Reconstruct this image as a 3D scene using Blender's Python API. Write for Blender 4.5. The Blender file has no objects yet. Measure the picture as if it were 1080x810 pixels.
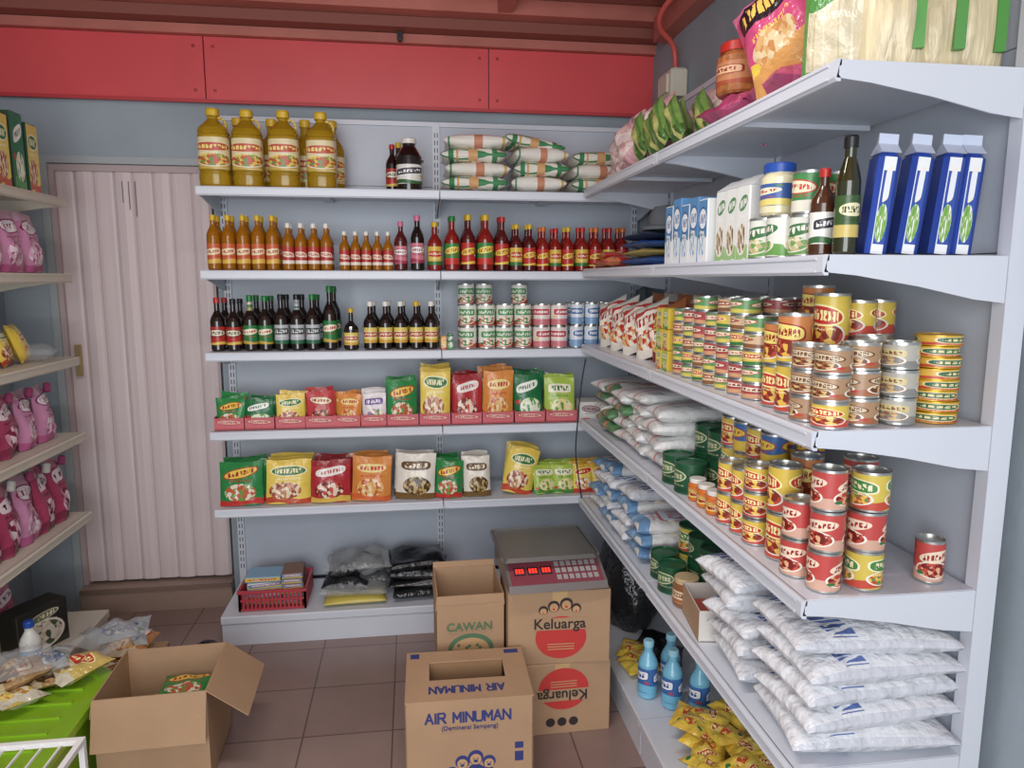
import bpy, math, random
from mathutils import Matrix, Vector
rnd = random.Random(7)
D = bpy.data
sc = bpy.context.scene

# ------------------------------------------------------------------ materials
def L(hexs, ds=0.0):
    h = hexs.lstrip('#')
    o = []
    for i in (0, 2, 4):
        c = int(h[i:i+2], 16) / 255
        o.append(c/12.92 if c <= .04045 else ((c+.055)/1.055)**2.4)
    g = .3*o[0]+.6*o[1]+.1*o[2]
    o = [c+(g-c)*ds for c in o]
    return (o[0], o[1], o[2], 1)
MC = {}
def mat(name, hexs, rough=.45, metal=0, coat=0, alpha=1, noise=0, nscale=8, bump=0, bscale=60, emit=0, trans=0, stretch=None):
    if name in MC: return MC[name]
    m = D.materials.new(name); m.use_nodes = True
    nt = m.node_tree; b = nt.nodes['Principled BSDF']
    c = L(hexs)
    b.inputs['Base Color'].default_value = c
    b.inputs['Roughness'].default_value = rough
    b.inputs['Metallic'].default_value = metal
    b.inputs['Coat Weight'].default_value = coat
    b.inputs['Alpha'].default_value = alpha
    b.inputs['Transmission Weight'].default_value = trans
    if trans: b.inputs['IOR'].default_value = 1.3
    if emit:
        b.inputs['Emission Color'].default_value = c
        b.inputs['Emission Strength'].default_value = emit
    if noise or bump:
        tc = nt.nodes.new('ShaderNodeTexCoord'); mp = nt.nodes.new('ShaderNodeMapping')
        if stretch: mp.inputs['Scale'].default_value = stretch
        nt.links.new(tc.outputs['Object'], mp.inputs[0])
    if noise:
        n = nt.nodes.new('ShaderNodeTexNoise'); n.inputs['Scale'].default_value = nscale
        n.inputs['Detail'].default_value = 5
        nt.links.new(mp.outputs[0], n.inputs['Vector'])
        r = nt.nodes.new('ShaderNodeValToRGB')
        r.color_ramp.elements[0].position = .3; r.color_ramp.elements[1].position = .7
        r.color_ramp.elements[0].color = (c[0]*(1-noise), c[1]*(1-noise), c[2]*(1-noise), 1)
        r.color_ramp.elements[1].color = (min(1, c[0]*(1+noise)), min(1, c[1]*(1+noise)), min(1, c[2]*(1+noise)), 1)
        nt.links.new(n.outputs['Fac'], r.inputs[0]); nt.links.new(r.outputs[0], b.inputs['Base Color'])
    if bump:
        n2 = nt.nodes.new('ShaderNodeTexNoise'); n2.inputs['Scale'].default_value = bscale
        nt.links.new(mp.outputs[0], n2.inputs['Vector'])
        bp = nt.nodes.new('ShaderNodeBump'); bp.inputs['Strength'].default_value = bump
        bp.inputs['Distance'].default_value = .01
        nt.links.new(n2.outputs['Fac'], bp.inputs['Height']); nt.links.new(bp.outputs[0], b.inputs['Normal'])
    MC[name] = m
    return m

def label(name, base, ell=None, txt=None, band=None, bz=(0, .25), pic=None, cy=.66, a=.4, b=.16, top=None,
          rough=.32, bump=0, picy=.3, picr=(.36, .2), ts=None, ub=(), small=True, ds=.1):
    """printed packaging: procedural print laid out in the UVs of the packet / label"""
    if name in MC: return MC[name]
    r = random.Random(name)
    m = D.materials.new(name); m.use_nodes = True
    nt = m.node_tree; bs = nt.nodes['Principled BSDF']; ln = nt.links.new
    bs.inputs['Roughness'].default_value = rough
    def val(x, sock):
        if isinstance(x, (int, float)): sock.default_value = x
        else: ln(x, sock)
    def Mt(op, p, q=0.0):
        n = nt.nodes.new('ShaderNodeMath'); n.operation = op
        val(p, n.inputs[0]); val(q, n.inputs[1]); return n.outputs[0]
    tc = nt.nodes.new('ShaderNodeTexCoord'); sp = nt.nodes.new('ShaderNodeSeparateXYZ')
    ln(tc.outputs['UV'], sp.inputs[0])
    u = Mt('FRACT', sp.outputs[0]); v = sp.outputs[1]
    shear = r.choice((0, 0, .12, -.1, .18))
    vs = Mt('SUBTRACT', v, Mt('MULTIPLY', Mt('SUBTRACT', u, .5), shear)) if shear else v
    rg = nt.nodes.new('ShaderNodeRGB'); rg.outputs[0].default_value = L(base, ds); cur = [rg.outputs[0]]
    def over(mask, c):
        n = nt.nodes.new('ShaderNodeMix'); n.data_type = 'RGBA'
        ln(mask, n.inputs[0]); ln(cur[0], n.inputs[6])
        if isinstance(c, str): n.inputs[7].default_value = L(c, ds)
        else: ln(c, n.inputs[7])
        cur[0] = n.outputs[2]
    def ellm(cx, cyy, ra, rb, vv, pw=2.0):
        p = Mt('POWER', Mt('ABSOLUTE', Mt('DIVIDE', Mt('SUBTRACT', u, cx), ra)), pw)
        q = Mt('POWER', Mt('ABSOLUTE', Mt('DIVIDE', Mt('SUBTRACT', vv, cyy), rb)), pw)
        return Mt('LESS_THAN', Mt('ADD', p, q), 1.0)
    def rng(lo, hi, vv=None):
        vv = vv or v
        return Mt('MULTIPLY', Mt('GREATER_THAN', vv, lo), Mt('LESS_THAN', vv, hi))
    def urng(lo, hi): return Mt('MULTIPLY', Mt('GREATER_THAN', u, lo), Mt('LESS_THAN', u, hi))
    if band:
        over(rng(bz[0], bz[1], Mt('ADD', v, Mt('MULTIPLY', Mt('SINE', Mt('MULTIPLY', u, 6.28)), r.choice((0, .03, -.04))))), band)
    if top: over(Mt('GREATER_THAN', v, .86), top)
    for (lo, hi, c) in ub: over(urng(lo, hi), c)
    if pic:
        vo = nt.nodes.new('ShaderNodeTexVoronoi'); vo.inputs['Scale'].default_value = r.uniform(9, 16)
        ln(tc.outputs['UV'], vo.inputs['Vector'])
        rp = nt.nodes.new('ShaderNodeValToRGB'); rp.color_ramp.interpolation = 'CONSTANT'
        rp.color_ramp.elements[0].color = L(pic[0], ds); rp.color_ramp.elements[1].color = L(pic[-1], ds)
        rp.color_ramp.elements[1].position = .62
        e = rp.color_ramp.elements.new(.35); e.color = L(pic[len(pic)//2], ds)
        s2 = nt.nodes.new('ShaderNodeSeparateXYZ'); ln(vo.outputs['Color'], s2.inputs[0])
        ln(s2.outputs[0], rp.inputs[0])
        pcx = r.uniform(.42, .58)
        if not bump: over(ellm(pcx, picy, picr[0]*1.12, picr[1]*1.15, v), 'efe8d8')
        over(ellm(pcx, picy, *picr, v), rp.outputs[0])
    pw = r.choice((2.0, 2.0, 6.0, 3.0))
    if ell:
        if r.random() < .6: over(ellm(.5, cy, a*1.1, b*1.22, vs, pw), txt or 'f0e8d0')
        over(ellm(.5, cy, a, b, vs, pw), ell)
    if txt:
        n_ = ts or r.uniform(9, 15)
        mp = nt.nodes.new('ShaderNodeMapping'); mp.inputs['Scale'].default_value = (n_*1.3, r.uniform(7, 11), 1)
        mp.inputs['Location'].default_value = (r.uniform(0, 50), r.uniform(0, 50), 0)
        ln(tc.outputs['UV'], mp.inputs[0])
        no = nt.nodes.new('ShaderNodeTexNoise'); no.inputs['Scale'].default_value = 1.0
        no.inputs['Detail'].default_value = 0
        ln(mp.outputs[0], no.inputs['Vector'])
        gap = Mt('GREATER_THAN', Mt('FRACT', Mt('MULTIPLY', u, float(int(n_)))), .24)
        hb = b*r.uniform(.35, .6)
        msk = Mt('MULTIPLY', Mt('MULTIPLY', Mt('GREATER_THAN', no.outputs['Fac'], .44), gap), Mt('MULTIPLY', rng(cy-hb, cy+hb, vs),
                 Mt('LESS_THAN', Mt('ABSOLUTE', Mt('SUBTRACT', u, .5)), a*.8)))
        over(msk, txt)
        if small:
            m2 = nt.nodes.new('ShaderNodeMapping'); m2.inputs['Scale'].default_value = (45, 30, 1); m2.inputs['Location'].default_value = (r.uniform(0, 9), 0, 0)
            ln(tc.outputs['UV'], m2.inputs[0])
            n3 = nt.nodes.new('ShaderNodeTexNoise'); n3.inputs['Scale'].default_value = 1; n3.inputs['Detail'].default_value = 0
            ln(m2.outputs[0], n3.inputs['Vector'])
            y2 = cy-b*1.25-.05
            over(Mt('MULTIPLY', Mt('GREATER_THAN', n3.outputs['Fac'], .5), Mt('MULTIPLY', rng(y2-.025, y2+.02), urng(.22, .78))), txt)
            if r.random() < .6:
                over(ellm(r.choice((.14, .86)), r.choice((.2, .9, .42)), .085, .05, v), r.choice(('f0e8d0', 'c8342c', 'e8c832', '2f7a3a')))
    ln(cur[0], bs.inputs['Base Color'])
    if bump:
        n2 = nt.nodes.new('ShaderNodeTexNoise'); n2.inputs['Scale'].default_value = 25; n2.inputs['Detail'].default_value = 3
        ln(tc.outputs['Object'], n2.inputs['Vector'])
        bp = nt.nodes.new('ShaderNodeBump'); bp.inputs['Strength'].default_value = bump; bp.inputs['Distance'].default_value = .02
        ln(n2.outputs['Fac'], bp.inputs['Height']); ln(bp.outputs[0], bs.inputs['Normal'])
    MC[name] = m
    return m

# ------------------------------------------------------------------ mesh builder
class MB:
    def __init__(s):
        s.v = []; s.f = []; s.mi = []; s.uv = []; s.sm = []; s.mats = []; s.T = Matrix()
    def at(s, x, y, z, rz=0, rx=0, ry=0):
        R = math.radians
        s.T = Matrix.Translation((x, y, z)) @ Matrix.Rotation(R(rz), 4, 'Z') @ Matrix.Rotation(R(rx), 4, 'X') @ Matrix.Rotation(R(ry), 4, 'Y')
        return s
    def add(s, vs, fs, m, uvs=None, sm=False):
        o = len(s.v)
        for p in vs: s.v.append(tuple(s.T @ Vector(p)))
        if m not in s.mats: s.mats.append(m)
        i = s.mats.index(m)
        for k, f in enumerate(fs):
            s.f.append(tuple(o+j for j in f)); s.mi.append(i); s.sm.append(sm)
            s.uv.append(uvs[k] if uvs else [(0, 0), (1, 0), (1, 1), (0, 1)][:len(f)] + [(0, 0)]*max(0, len(f)-4))
    def box(s, x0, x1, y0, y1, z0, z1, m, mf=None, sub=None):
        vs = [(x0,y0,z0),(x1,y0,z0),(x1,y1,z0),(x0,y1,z0),(x0,y0,z1),(x1,y0,z1),(x1,y1,z1),(x0,y1,z1)]
        q = [(0, 0), (1, 0), (1, 1), (0, 1)]
        s.add(vs, [(0,1,5,4)], mf or m, [q])
        s.add(vs, [(1,2,6,5),(2,3,7,6),(3,0,4,7),(4,5,6,7),(3,2,1,0)], m, [q]*5)
    def bbox(s, x0, x1, y0, y1, z0, z1, m, mf=None, bv=.004):
        b = min(bv, (x1-x0)/3, (y1-y0)/3)
        def ring(z, i):
            return [(x0+b+i,y0+i,z),(x1-b-i,y0+i,z),(x1-i,y0+b+i,z),(x1-i,y1-b-i,z),(x1-b-i,y1-i,z),(x0+b+i,y1-i,z),(x0+i,y1-b-i,z),(x0+i,y0+b+i,z)]
        vs = ring(z0, 0)+ring(z1-b, 0)+ring(z1, b*.7)
        q = [(0, 0), (1, 0), (1, 1), (0, 1)]
        for lv in (0, 8):
            for k in range(8):
                j = (k+1) % 8
                s.add([vs[lv+k], vs[lv+j], vs[lv+8+j], vs[lv+8+k]], [(0,1,2,3)], (mf or m) if (k == 0 and lv == 0) else m, [q])
        s.add(vs[16:], [tuple(range(8))], m, [[(.5,.5)]*8]); s.add(vs[:8], [tuple(range(7,-1,-1))], m, [[(.5,.5)]*8])
    def poly_prism(s, pts, x0, x1, m):
        n = len(pts)
        vs = [(x0, p[0], p[1]) for p in pts]+[(x1, p[0], p[1]) for p in pts]
        s.add(vs, [tuple(range(n)), tuple(range(2*n-1, n-1, -1))]+[(k, n+k, n+(k+1) % n, (k+1) % n) for k in range(n)], m,
              [[(0,0)]*n]*2+[[(0,0)]*4]*n)
    def lathe(s, pts, seg=12, sq=0):
        n = len(pts)
        def P(k, r, z):
            a = -math.pi+2*math.pi*k/seg
            c, d = math.cos(a), math.sin(a)
            if sq:
                e = (abs(c)**sq+abs(d)**sq)**(-1/sq); c *= e; d *= e
            return (r*c, r*d, z)
        for i in range(n-1):
            r0, z0, m = pts[i]; r1, z1 = pts[i+1][:2]
            if m is None: continue
            vs = [P(k, r0, z0) for k in range(seg)]+[P(k, r1, z1) for k in range(seg)]
            fs = []; uv = []
            for k in range(seg):
                j = (k+1) % seg
                fs.append((k, j, seg+j, seg+k))
                a0, a1 = 2*k/seg, 2*(k+1)/seg-1e-4
                uv.append([(a0, 0), (a1, 0), (a1, 1), (a0, 1)])
            s.add(vs, fs, m, uv, True)
    def pillow(s, w, h, t, m, stand=False, wr=.1, nu=8, nv=9, plump=False):
        """flexible packet: width x, height z, thickness y; bottom centre at the origin, front = -y"""
        ph = [rnd.uniform(0, 6.28) for _ in range(6)]
        if plump:
            us = [0, .012, .05, .13, .27, .42, .58, .73, .87, .95, .988, 1]; vv = us
        else:
            us = [i/nu for i in range(nu+1)]; vv = [j/nv for j in range(nv+1)]
        nu, nv = len(us)-1, len(vv)-1
        def sh(u, v):
            if plump:
                a = max(0, 1-abs(2*u-1)**3.5)**.42; g = max(0, 1-abs(2*v-1)**4)**.42
                return a*g*(1+wr*.6*math.sin(5*u+ph[0])*math.sin(6*v+ph[1])+wr*.35*math.sin(21*u+ph[2]+4*v)*(abs(2*u-1)**2)+wr*.3*math.sin(24*v+ph[4])*(abs(2*v-1)**2))
            a = max(0, 1-abs(2*u-1)**3)**.55
            if stand: g = (1-v**2.2)**.8*(.55+.45*min(1, v*3.5)) if v < 1 else 0
            else: g = max(0, 1-abs(2*v-1)**3.2)**.55
            return a*g*(1+wr*math.sin(7*u+ph[0])*math.sin(9*v+ph[1])+wr*.7*math.sin(15*u+ph[2]+6*v))
        for side in (-1, 1):
            vs = []; fs = []; uv = []
            for j in range(nv+1):
                for i in range(nu+1):
                    u, v = us[i], vv[j]
                    k = sh(u, v)*(1 if side == -1 else .9)
                    if plump:
                        pin = 1-.05*(1-abs(2*v-1)**3)+.012*math.sin(13*v+ph[5]); zz = h*(.5+(v-.5)*(1-.05*(1-abs(2*u-1)**2)))
                    elif stand:
                        pin = 1-.05*v*(1-v)*2; zz = h*v*(1+.018*math.sin(6*u+ph[4])*v)
                    else:
                        pin = 1-.07*(1-abs(2*v-1)**4); zz = h*(.5+(v-.5)*(1-.05*(1-abs(2*u-1)**2)))
                    vs.append(((u-.5)*w*pin, side*t*.5*k+.004*math.sin(5*u+ph[3])*v*(1.3 if stand else .3), zz))
            for j in range(nv):
                for i in range(nu):
                    a = j*(nu+1)+i
                    f = (a, a+1, a+nu+2, a+nu+1); q = [(us[i], vv[j]), (us[i+1]-1e-4, vv[j]), (us[i+1]-1e-4, vv[j+1]), (us[i], vv[j+1])]
                    if side == 1: f = f[::-1]; q = q[::-1]
                    fs.append(f); uv.append(q)
            s.add(vs, fs, m, uv, True)
            if side == -1: fr = vs[:nu+1]
            else: bk = vs[:nu+1]
        if stand:
            s.add(fr+bk, [(i+1, i, nu+1+i, nu+2+i) for i in range(nu)], m, [[(0,0)]*4]*nu)
    def disc(s, r, m, cx=0, cz=0, y=0, seg=20, sx=1):
        vs = [(cx+sx*r*math.cos(2*math.pi*k/seg), y, cz+r*math.sin(2*math.pi*k/seg)) for k in range(seg)]
        s.add(vs, [tuple(range(seg))], m, [[(.5,.5)]*seg])
    def slab(s, p, a, b, m, th=.004):
        p, a, b = Vector(p), Vector(a), Vector(b)
        n = a.cross(b).normalized()*th
        c = [p, p+a, p+a+b, p+b]
        vs = [tuple(q) for q in c]+[tuple(q+n) for q in c]
        s.add(vs, [(3,2,1,0),(4,5,6,7),(0,1,5,4),(1,2,6,5),(2,3,7,6),(3,0,4,7)], m, [[(0,0),(1,0),(1,1),(0,1)]]*6)
    def done(s, name, parent=None):
        me = D.meshes.new(name)
        xs = [p[0] for p in s.v]; ys = [p[1] for p in s.v]; zs = [p[2] for p in s.v]
        c = ((min(xs)+max(xs))/2, (min(ys)+max(ys))/2, min(zs))
        me.from_pydata([(p[0]-c[0], p[1]-c[1], p[2]-c[2]) for p in s.v], [], s.f)
        for m in s.mats: me.materials.append(m)
        me.polygons.foreach_set('material_index', s.mi)
        me.polygons.foreach_set('use_smooth', s.sm)
        ul = me.uv_layers.new(name='UVMap')
        flat = []
        for q in s.uv:
            for a in q: flat += [a[0], a[1]]
        ul.data.foreach_set('uv', flat)
        me.update()
        o = D.objects.new(name, me); sc.collection.objects.link(o)
        o.location = c
        if parent:
            o.parent = parent; o.location = Vector(c)-parent.location
        return o

def text_obj(body, size, loc, rot, m, name, parent=None, ext=.0006, bold=0):
    cu = D.curves.new(name, 'FONT'); cu.body = body; cu.size = size; cu.align_x = 'CENTER'; cu.align_y = 'CENTER'
    cu.extrude = ext; cu.offset = bold
    ob = D.objects.new(name+'_tmp', cu); sc.collection.objects.link(ob)
    bpy.context.view_layer.update()
    me = D.meshes.new_from_object(ob.evaluated_get(bpy.context.evaluated_depsgraph_get()))
    D.objects.remove(ob)
    me.materials.clear(); me.materials.append(m)
    o = D.objects.new(name, me); sc.collection.objects.link(o)
    o.rotation_euler = [math.radians(a) for a in rot]
    o.location = Vector(loc)-(parent.location if parent else Vector())
    if parent: o.parent = parent
    return o
GLY = {'A': [(0,0,.5,1),(.5,1,1,0),(.22,.36,.78,.36)], 'I': [(.5,0,.5,1)], 'R': [(0,0,0,1),(0,1,.8,1),(.8,1,.95,.78),(.95,.78,.8,.52),(.8,.52,0,.52),(.45,.52,1,0)],
       'M': [(0,0,0,1),(0,1,.5,.35),(.5,.35,1,1),(1,1,1,0)], 'N': [(0,0,0,1),(0,1,1,0),(1,0,1,1)], 'U': [(0,1,0,.2),(0,.2,.2,0),(.2,0,.8,0),(.8,0,1,.2),(1,.2,1,1)]}
def stencil(b, txt, w, h, th, m, y=0, flat=False, gap=.3):
    """bold printed capitals built as thin bars, centred on the origin of b.T (x right, z up)"""
    adv = []; x = 0
    for c in txt:
        cw = {' ': .5, 'I': .15}.get(c, 1.0); adv.append((x, cw)); x += cw+gap
    tot = x-gap; s_ = w/tot; k = 0
    for c, (x0, cw) in zip(txt, adv):
        for (ax, az, bx, bz) in GLY.get(c, []):
            if c == 'I': ax = bx = .5
            p = Vector(((x0+ax*cw)*s_-w/2, y-.0002*(k % 5), (az-.5)*h)); q = Vector(((x0+bx*cw)*s_-w/2, y-.0002*(k % 5), (bz-.5)*h))
            d = (q-p).normalized(); nn = Vector((-d.z, 0, d.x))*th/2; p -= d*th*.35; q += d*th*.35; k += 1
            b.add([tuple(p-nn), tuple(q-nn), tuple(q+nn), tuple(p+nn)], [(0,1,2,3)], m)

# common materials
WHITE = mat('shelf_powder_coat', 'd4d9e2', .33, noise=.03, nscale=3)
PANEL = mat('shelf_back_panel', 'bfc7d2', .4, noise=.05, nscale=2)
WARM = mat('shelf_powder_coat_warm', 'cfc8b8', .38, noise=.04)
DARK = mat('slot_dark', '2b2d32', .6)
METAL = mat('tin_metal', 'c9c9c4', .28, .9)
CARD = mat('cardboard', 'b39272', .8, noise=.06, nscale=6, bump=.1, bscale=120)
CARDIN = mat('cardboard_inside', '9c7a58', .85, noise=.06)
BLACKP = mat('black_plastic', '131316', .25, bump=.6, bscale=22)
CLEAR = mat('clear_plastic_film', 'dfe4e6', .12, alpha=.25, bump=.6, bscale=18)

# ------------------------------------------------------------------ room
HX0, HX1, YB, YF, ZC = -1.75, 1.13, 3.42, -1.2, 2.70
WALL = mat('wall_paint_blue_grey', '9aa6ae', .75, noise=.16, nscale=1.6, bump=.15, bscale=30)
CEIL = mat('ceiling_red_brown', 'a8665a', .6, noise=.18, nscale=3, stretch=(.5, 6, 1))
BEAM = mat('beam_red_brown', 'bd7062', .55, noise=.15, nscale=4)
RED = mat('fascia_red_paint', 'dc5256', .42, noise=.07, nscale=2.5)
def shell(name, boxes, m):
    b = MB()
    for q in boxes: b.box(*q, m)
    return b.done(name)
fm = D.materials.new('floor_tiles'); fm.use_nodes = True
nt = fm.node_tree; bs = nt.nodes['Principled BSDF']; ln = nt.links.new
tc = nt.nodes.new('ShaderNodeTexCoord'); br = nt.nodes.new('ShaderNodeTexBrick')
mp = nt.nodes.new('ShaderNodeMapping'); mp.inputs['Location'].default_value = (.08, .1, 0)
ln(tc.outputs['Object'], mp.inputs[0]); ln(mp.outputs[0], br.inputs['Vector'])
br.offset = 0; br.inputs['Scale'].default_value = 1; br.inputs['Brick Width'].default_value = .3; br.inputs['Row Height'].default_value = .3
br.inputs['Mortar Size'].default_value = .003; br.inputs['Color1'].default_value = L('a08880'); br.inputs['Color2'].default_value = L('988078')
br.inputs['Mortar'].default_value = L('6d5a52')
no = nt.nodes.new('ShaderNodeTexNoise'); no.inputs['Scale'].default_value = 5; no.inputs['Detail'].default_value = 6
ln(tc.outputs['Object'], no.inputs['Vector'])
mx = nt.nodes.new('ShaderNodeMix'); mx.data_type = 'RGBA'; mx.blend_type = 'MULTIPLY'; mx.inputs[0].default_value = .3
ln(br.outputs['Color'], mx.inputs[6]); ln(no.outputs['Fac'], mx.inputs[7]); ln(mx.outputs[2], bs.inputs['Base Color'])
bs.inputs['Roughness'].default_value = .26
shell('floor', [(HX0-.1, HX1+.1, YF, YB+.2, -.1, 0)], fm)
shell('ceiling', [(HX0-.1, HX1+.1, YF, YB+.2, ZC, ZC+.08)], CEIL)
DX0, DX1, DZ0, DZ1 = -1.53, -.86, .12, 2.02
shell('wall_back', [(HX0-.1, DX0, YB, YB+.1, 0, ZC), (DX1, HX1+.1, YB, YB+.1, 0, ZC), (DX0, DX1, YB, YB+.1, DZ1, ZC), (DX0, DX1, YB+.09, YB+.12, 0, DZ1)], WALL)
shell('wall_left', [(HX0-.1, HX0, YF, YB, 0, ZC)], WALL)
shell('wall_right', [(HX1, HX1+.1, YF, YB, 0, ZC)], WALL)
st = MB(); STEP = mat('step_tile', '9c8679', .35, noise=.08)
st.box(DX0+.003, DX1-.003, YB-.05, YB+.085, 0, .118, STEP); st.box(DX0+.003, DX1-.003, YB-.06, YB-.05, .1, .118, mat('step_edge', '7f6a5e', .5))
st.done('door_step')
b = MB()
for x0, x1 in ((HX0, -.86), (-.857, .36), (.363, HX1)):
    b.box(x0+.001, x1-.001, YB-.03, YB-.002, 2.285, 2.55, RED)
SCR = mat('screw_head', '9a3a35', .4, .5)
for x in (-.9, .32, .4, -.82):
    for z in (2.33, 2.51):
        b.at(x, YB-.03, z, rx=90); b.lathe([(.007, 0, SCR), (.006, .004, SCR), (.0001, .005, None)], 8)
b.T = Matrix()
b.box(HX0, HX1, YB-.045, YB-.031, 2.278, 2.292, mat('fascia_edge', 'c03a40', .5))
b.done('trim_red_fascia')
b = MB()
b.box(HX0, HX1, YB-.06, YB-.002, 2.552, 2.59, BEAM)
b.box(HX0, HX1, YB-.14, YB-.002, 2.592, 2.635, mat('beam_dark', '8e5246', .6))
b.box(HX0, HX1, YB-.22, YB-.002, 2.637, 2.698, BEAM)
b.done('trim_ceiling_beam')
b = MB()
b.box(.38, .44, 2.2, YB-.225, 2.64, 2.698, BEAM)
b.box(.15, HX1-.002, 2.86, 2.93, 2.655, 2.698, MC['beam_dark'])
b.box(HX1-.07, HX1-.002, 2.0, YB-.225, 2.55, 2.65, BEAM)
b.done('ceiling_rafter')
b = MB(); b.at(-.03, YB-.075, 2.56, rx=90); b.lathe([(.012, 0, DARK), (.012, .02, DARK), (.0001, .021, None)], 10)
b.T = Matrix(); b.box(-.042, -.018, YB-.085, YB-.0605, 2.572, 2.59, DARK); b.done('ceiling_hook')
b = MB(); BE = mat('switch_box_beige', 'd6d0be', .5)
b.bbox(HX1-.075, HX1-.002, 2.94, 3.10, 2.27, 2.38, BE, bv=.008); b.box(HX1-.085, HX1-.075, 2.97, 3.07, 2.29, 2.36, BE); b.done('electrical_box')
def tube(name, pts, rad, m):
    cu = D.curves.new(name, 'CURVE'); cu.dimensions = '3D'; cu.bevel_depth = rad; cu.bevel_resolution = 3
    sp = cu.splines.new('NURBS'); sp.points.add(len(pts)-1)
    for i, p in enumerate(pts): sp.points[i].co = (*p, 1)
    sp.order_u = 4; sp.use_endpoint_u = True
    o = D.objects.new(name, cu); sc.collection.objects.link(o); cu.materials.append(m); return o
tube('electrical_conduit', [(HX1-.03, 3.02, 2.38), (HX1-.03, 3.02, 2.45), (HX1-.05, 3.0, 2.5), (HX1-.13, 2.98, 2.53), (HX1-.14, 2.9, 2.6), (HX1-.05, 2.8, 2.66), (HX1-.03, 2.75, 2.69)], .011, mat('conduit_red', 'cf5a50', .4))
tube('hanging_power_cable', [(.722, 2.945, 1.2), (.70, 2.94, 1.1), (.69, 2.94, .9), (.675, 2.935, .8), (.70, 2.94, .68), (.72, 2.945, .55)], .003, DARK)

# folding door (accordion)
DOOR = mat('folding_door_vinyl', 'd6c6c6', .5, noise=.05, nscale=3, stretch=(14, 14, .4))
DOORL = mat('folding_door_hinge', 'b8a6a5', .55)
b = MB(); n = 8; w = (DX1-DX0-.03)/n
for i in range(n):
    x0 = DX0+.015+i*w
    prof = [(0, .024), (.12, .018), (.5, .014), (.85, .018), (.93, .024)] if i % 2 else [(0, .024), (.15, .021), (.5, .020), (.8, .020), (.93, .024)]
    for k in range(4):
        (a, ya), (c, yc) = prof[k], prof[k+1]
        b.add([(x0+w*a, YB+ya, DZ0+.01), (x0+w*c, YB+yc, DZ0+.01), (x0+w*c, YB+yc, DZ1-.03), (x0+w*a, YB+ya, DZ1-.03)], [(0,1,2,3)], DOOR)
    b.add([(x0+w*.93, YB+.024, DZ0+.01), (x0+w, YB+.024, DZ0+.01), (x0+w, YB+.024, DZ1-.03), (x0+w*.93, YB+.024, DZ1-.03)], [(0,1,2,3)], DOORL)
b.box(DX0, DX1, YB+.005, YB+.045, DZ1-.03, DZ1-.002, DOORL)
b.box(DX0, DX0+.02, YB+.002, YB+.045, DZ0, DZ1-.03, DOORL)
BR = mat('brass', 'b5a072', .35, .6)
b.box(DX0+.045, DX0+.07, YB-.002, YB+.013, 1.1, 1.24, BR); b.box(DX0+.05, DX0+.065, YB-.02, YB-.002, 1.15, 1.19, BR)
for i in (0, 1, 2): b.box(DX0+.29+i*.026, DX0+.292+i*.026, YB+.008, YB+.0135, 1.86-.03*i, 1.95, mat('door_slit', '8a7a78', .7))
b.done('door_1')
b = MB(); FR = mat('door_frame_grey', 'a9b0b2', .5)
b.box(DX0-.03, DX0, YB-.012, YB-.001, 0, DZ1+.03, FR); b.box(DX0, DX1-.005, YB-.012, YB-.001, DZ1, DZ1+.03, FR); b.done('trim_door_frame')

# ------------------------------------------------------------------ gondola shelving
def gondola(name, ox, oy, rz, L_, nb, zs, d, ptop, m, zb=.13, pm=PANEL, dbase=None, slots_end=True):
    b = MB(); b.at(ox, oy, 0, rz)
    dbase = dbase or d
    bw = L_/nb
    for i in range(nb):
        z = .14
        while z < ptop-.01:
            z1 = min(ptop, z+.36)
            b.box(i*bw+.008, (i+1)*bw-.008, 0, .012, z+.001, z1-.001, pm); z = z1
        b.box(i*bw+.008, (i+1)*bw-.008, .013, .02, .1, ptop-.01, DARK)
        b.box(i*bw, (i+1)*bw, -.004, .02, ptop, ptop+.02, m)
    for i in range(nb+1):
        x = i*bw; a = x-.016 if i else x; c = x+.016 if i < nb else x
        if i == 0: c = x+.03
        if i == nb: a = x-.03
        b.box(a, c, -.012, .03, 0, ptop+.015, m)
        if i == nb and not slots_end: continue
        z = .2
        while z < ptop-.03:
            for xx in ((a+c)/2-.006, (a+c)/2+.006):
                b.box(xx-.0018, xx+.0018, -.0128, -.0121, z, z+.02, DARK)
            z += .032
    for i in range(nb):
        x0, x1 = i*bw+.002, (i+1)*bw-.002
        for z in zs:
            b.box(x0+.003, x1-.003, -d+.01, -.013, z-.012, z, m)
            pts = [(-d+.012, z), (-d+.004, z), (-d, z-.004), (-d, z-.03), (-d+.004, z-.036), (-d+.012, z-.036), (-d+.012, z-.03), (-d+.008, z-.026), (-d+.008, z-.012), (-d+.012, z-.01)]
            b.poly_prism(pts, x0, x1, m)
            b.box(x0+.02, x1-.02, -d-.002, -d, z-.009, z-.006, m); b.box(x0+.02, x1-.02, -d-.002, -d, z-.031, z-.028, m)
            for xe in (x0, x1-.004):
                pp = [(-.013, z-.001), (-d+.01, z-.001), (-d+.004, z-.03), (-d*.82, z-.036), (-d*.5, z-.055), (-d*.2, z-.078), (-.013, z-.085)]
                b.poly_prism(pp, xe, xe+.004, m)
            b.box((x0+x1)/2-.02, (x0+x1)/2+.02, -d+.03, -.02, z-.024, z-.0125, m)
        b.box(x0, x1, -dbase, -.013, zb-.014, zb, m)
        b.poly_prism([(-dbase, zb), (-dbase-.004, zb-.004), (-dbase-.004, zb-.03), (-dbase, zb-.034)], x0, x1, m)
        b.box(x0+.002, x1-.002, -dbase+.004, -dbase+.012, 0, zb-.014, m)
    b.box(0, .004, -dbase+.02, -.013, 0, zb-.014, m); b.box(L_-.004, L_, -dbase+.02, -.013, 0, zb-.014, m)
    return b.done(name)
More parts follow.
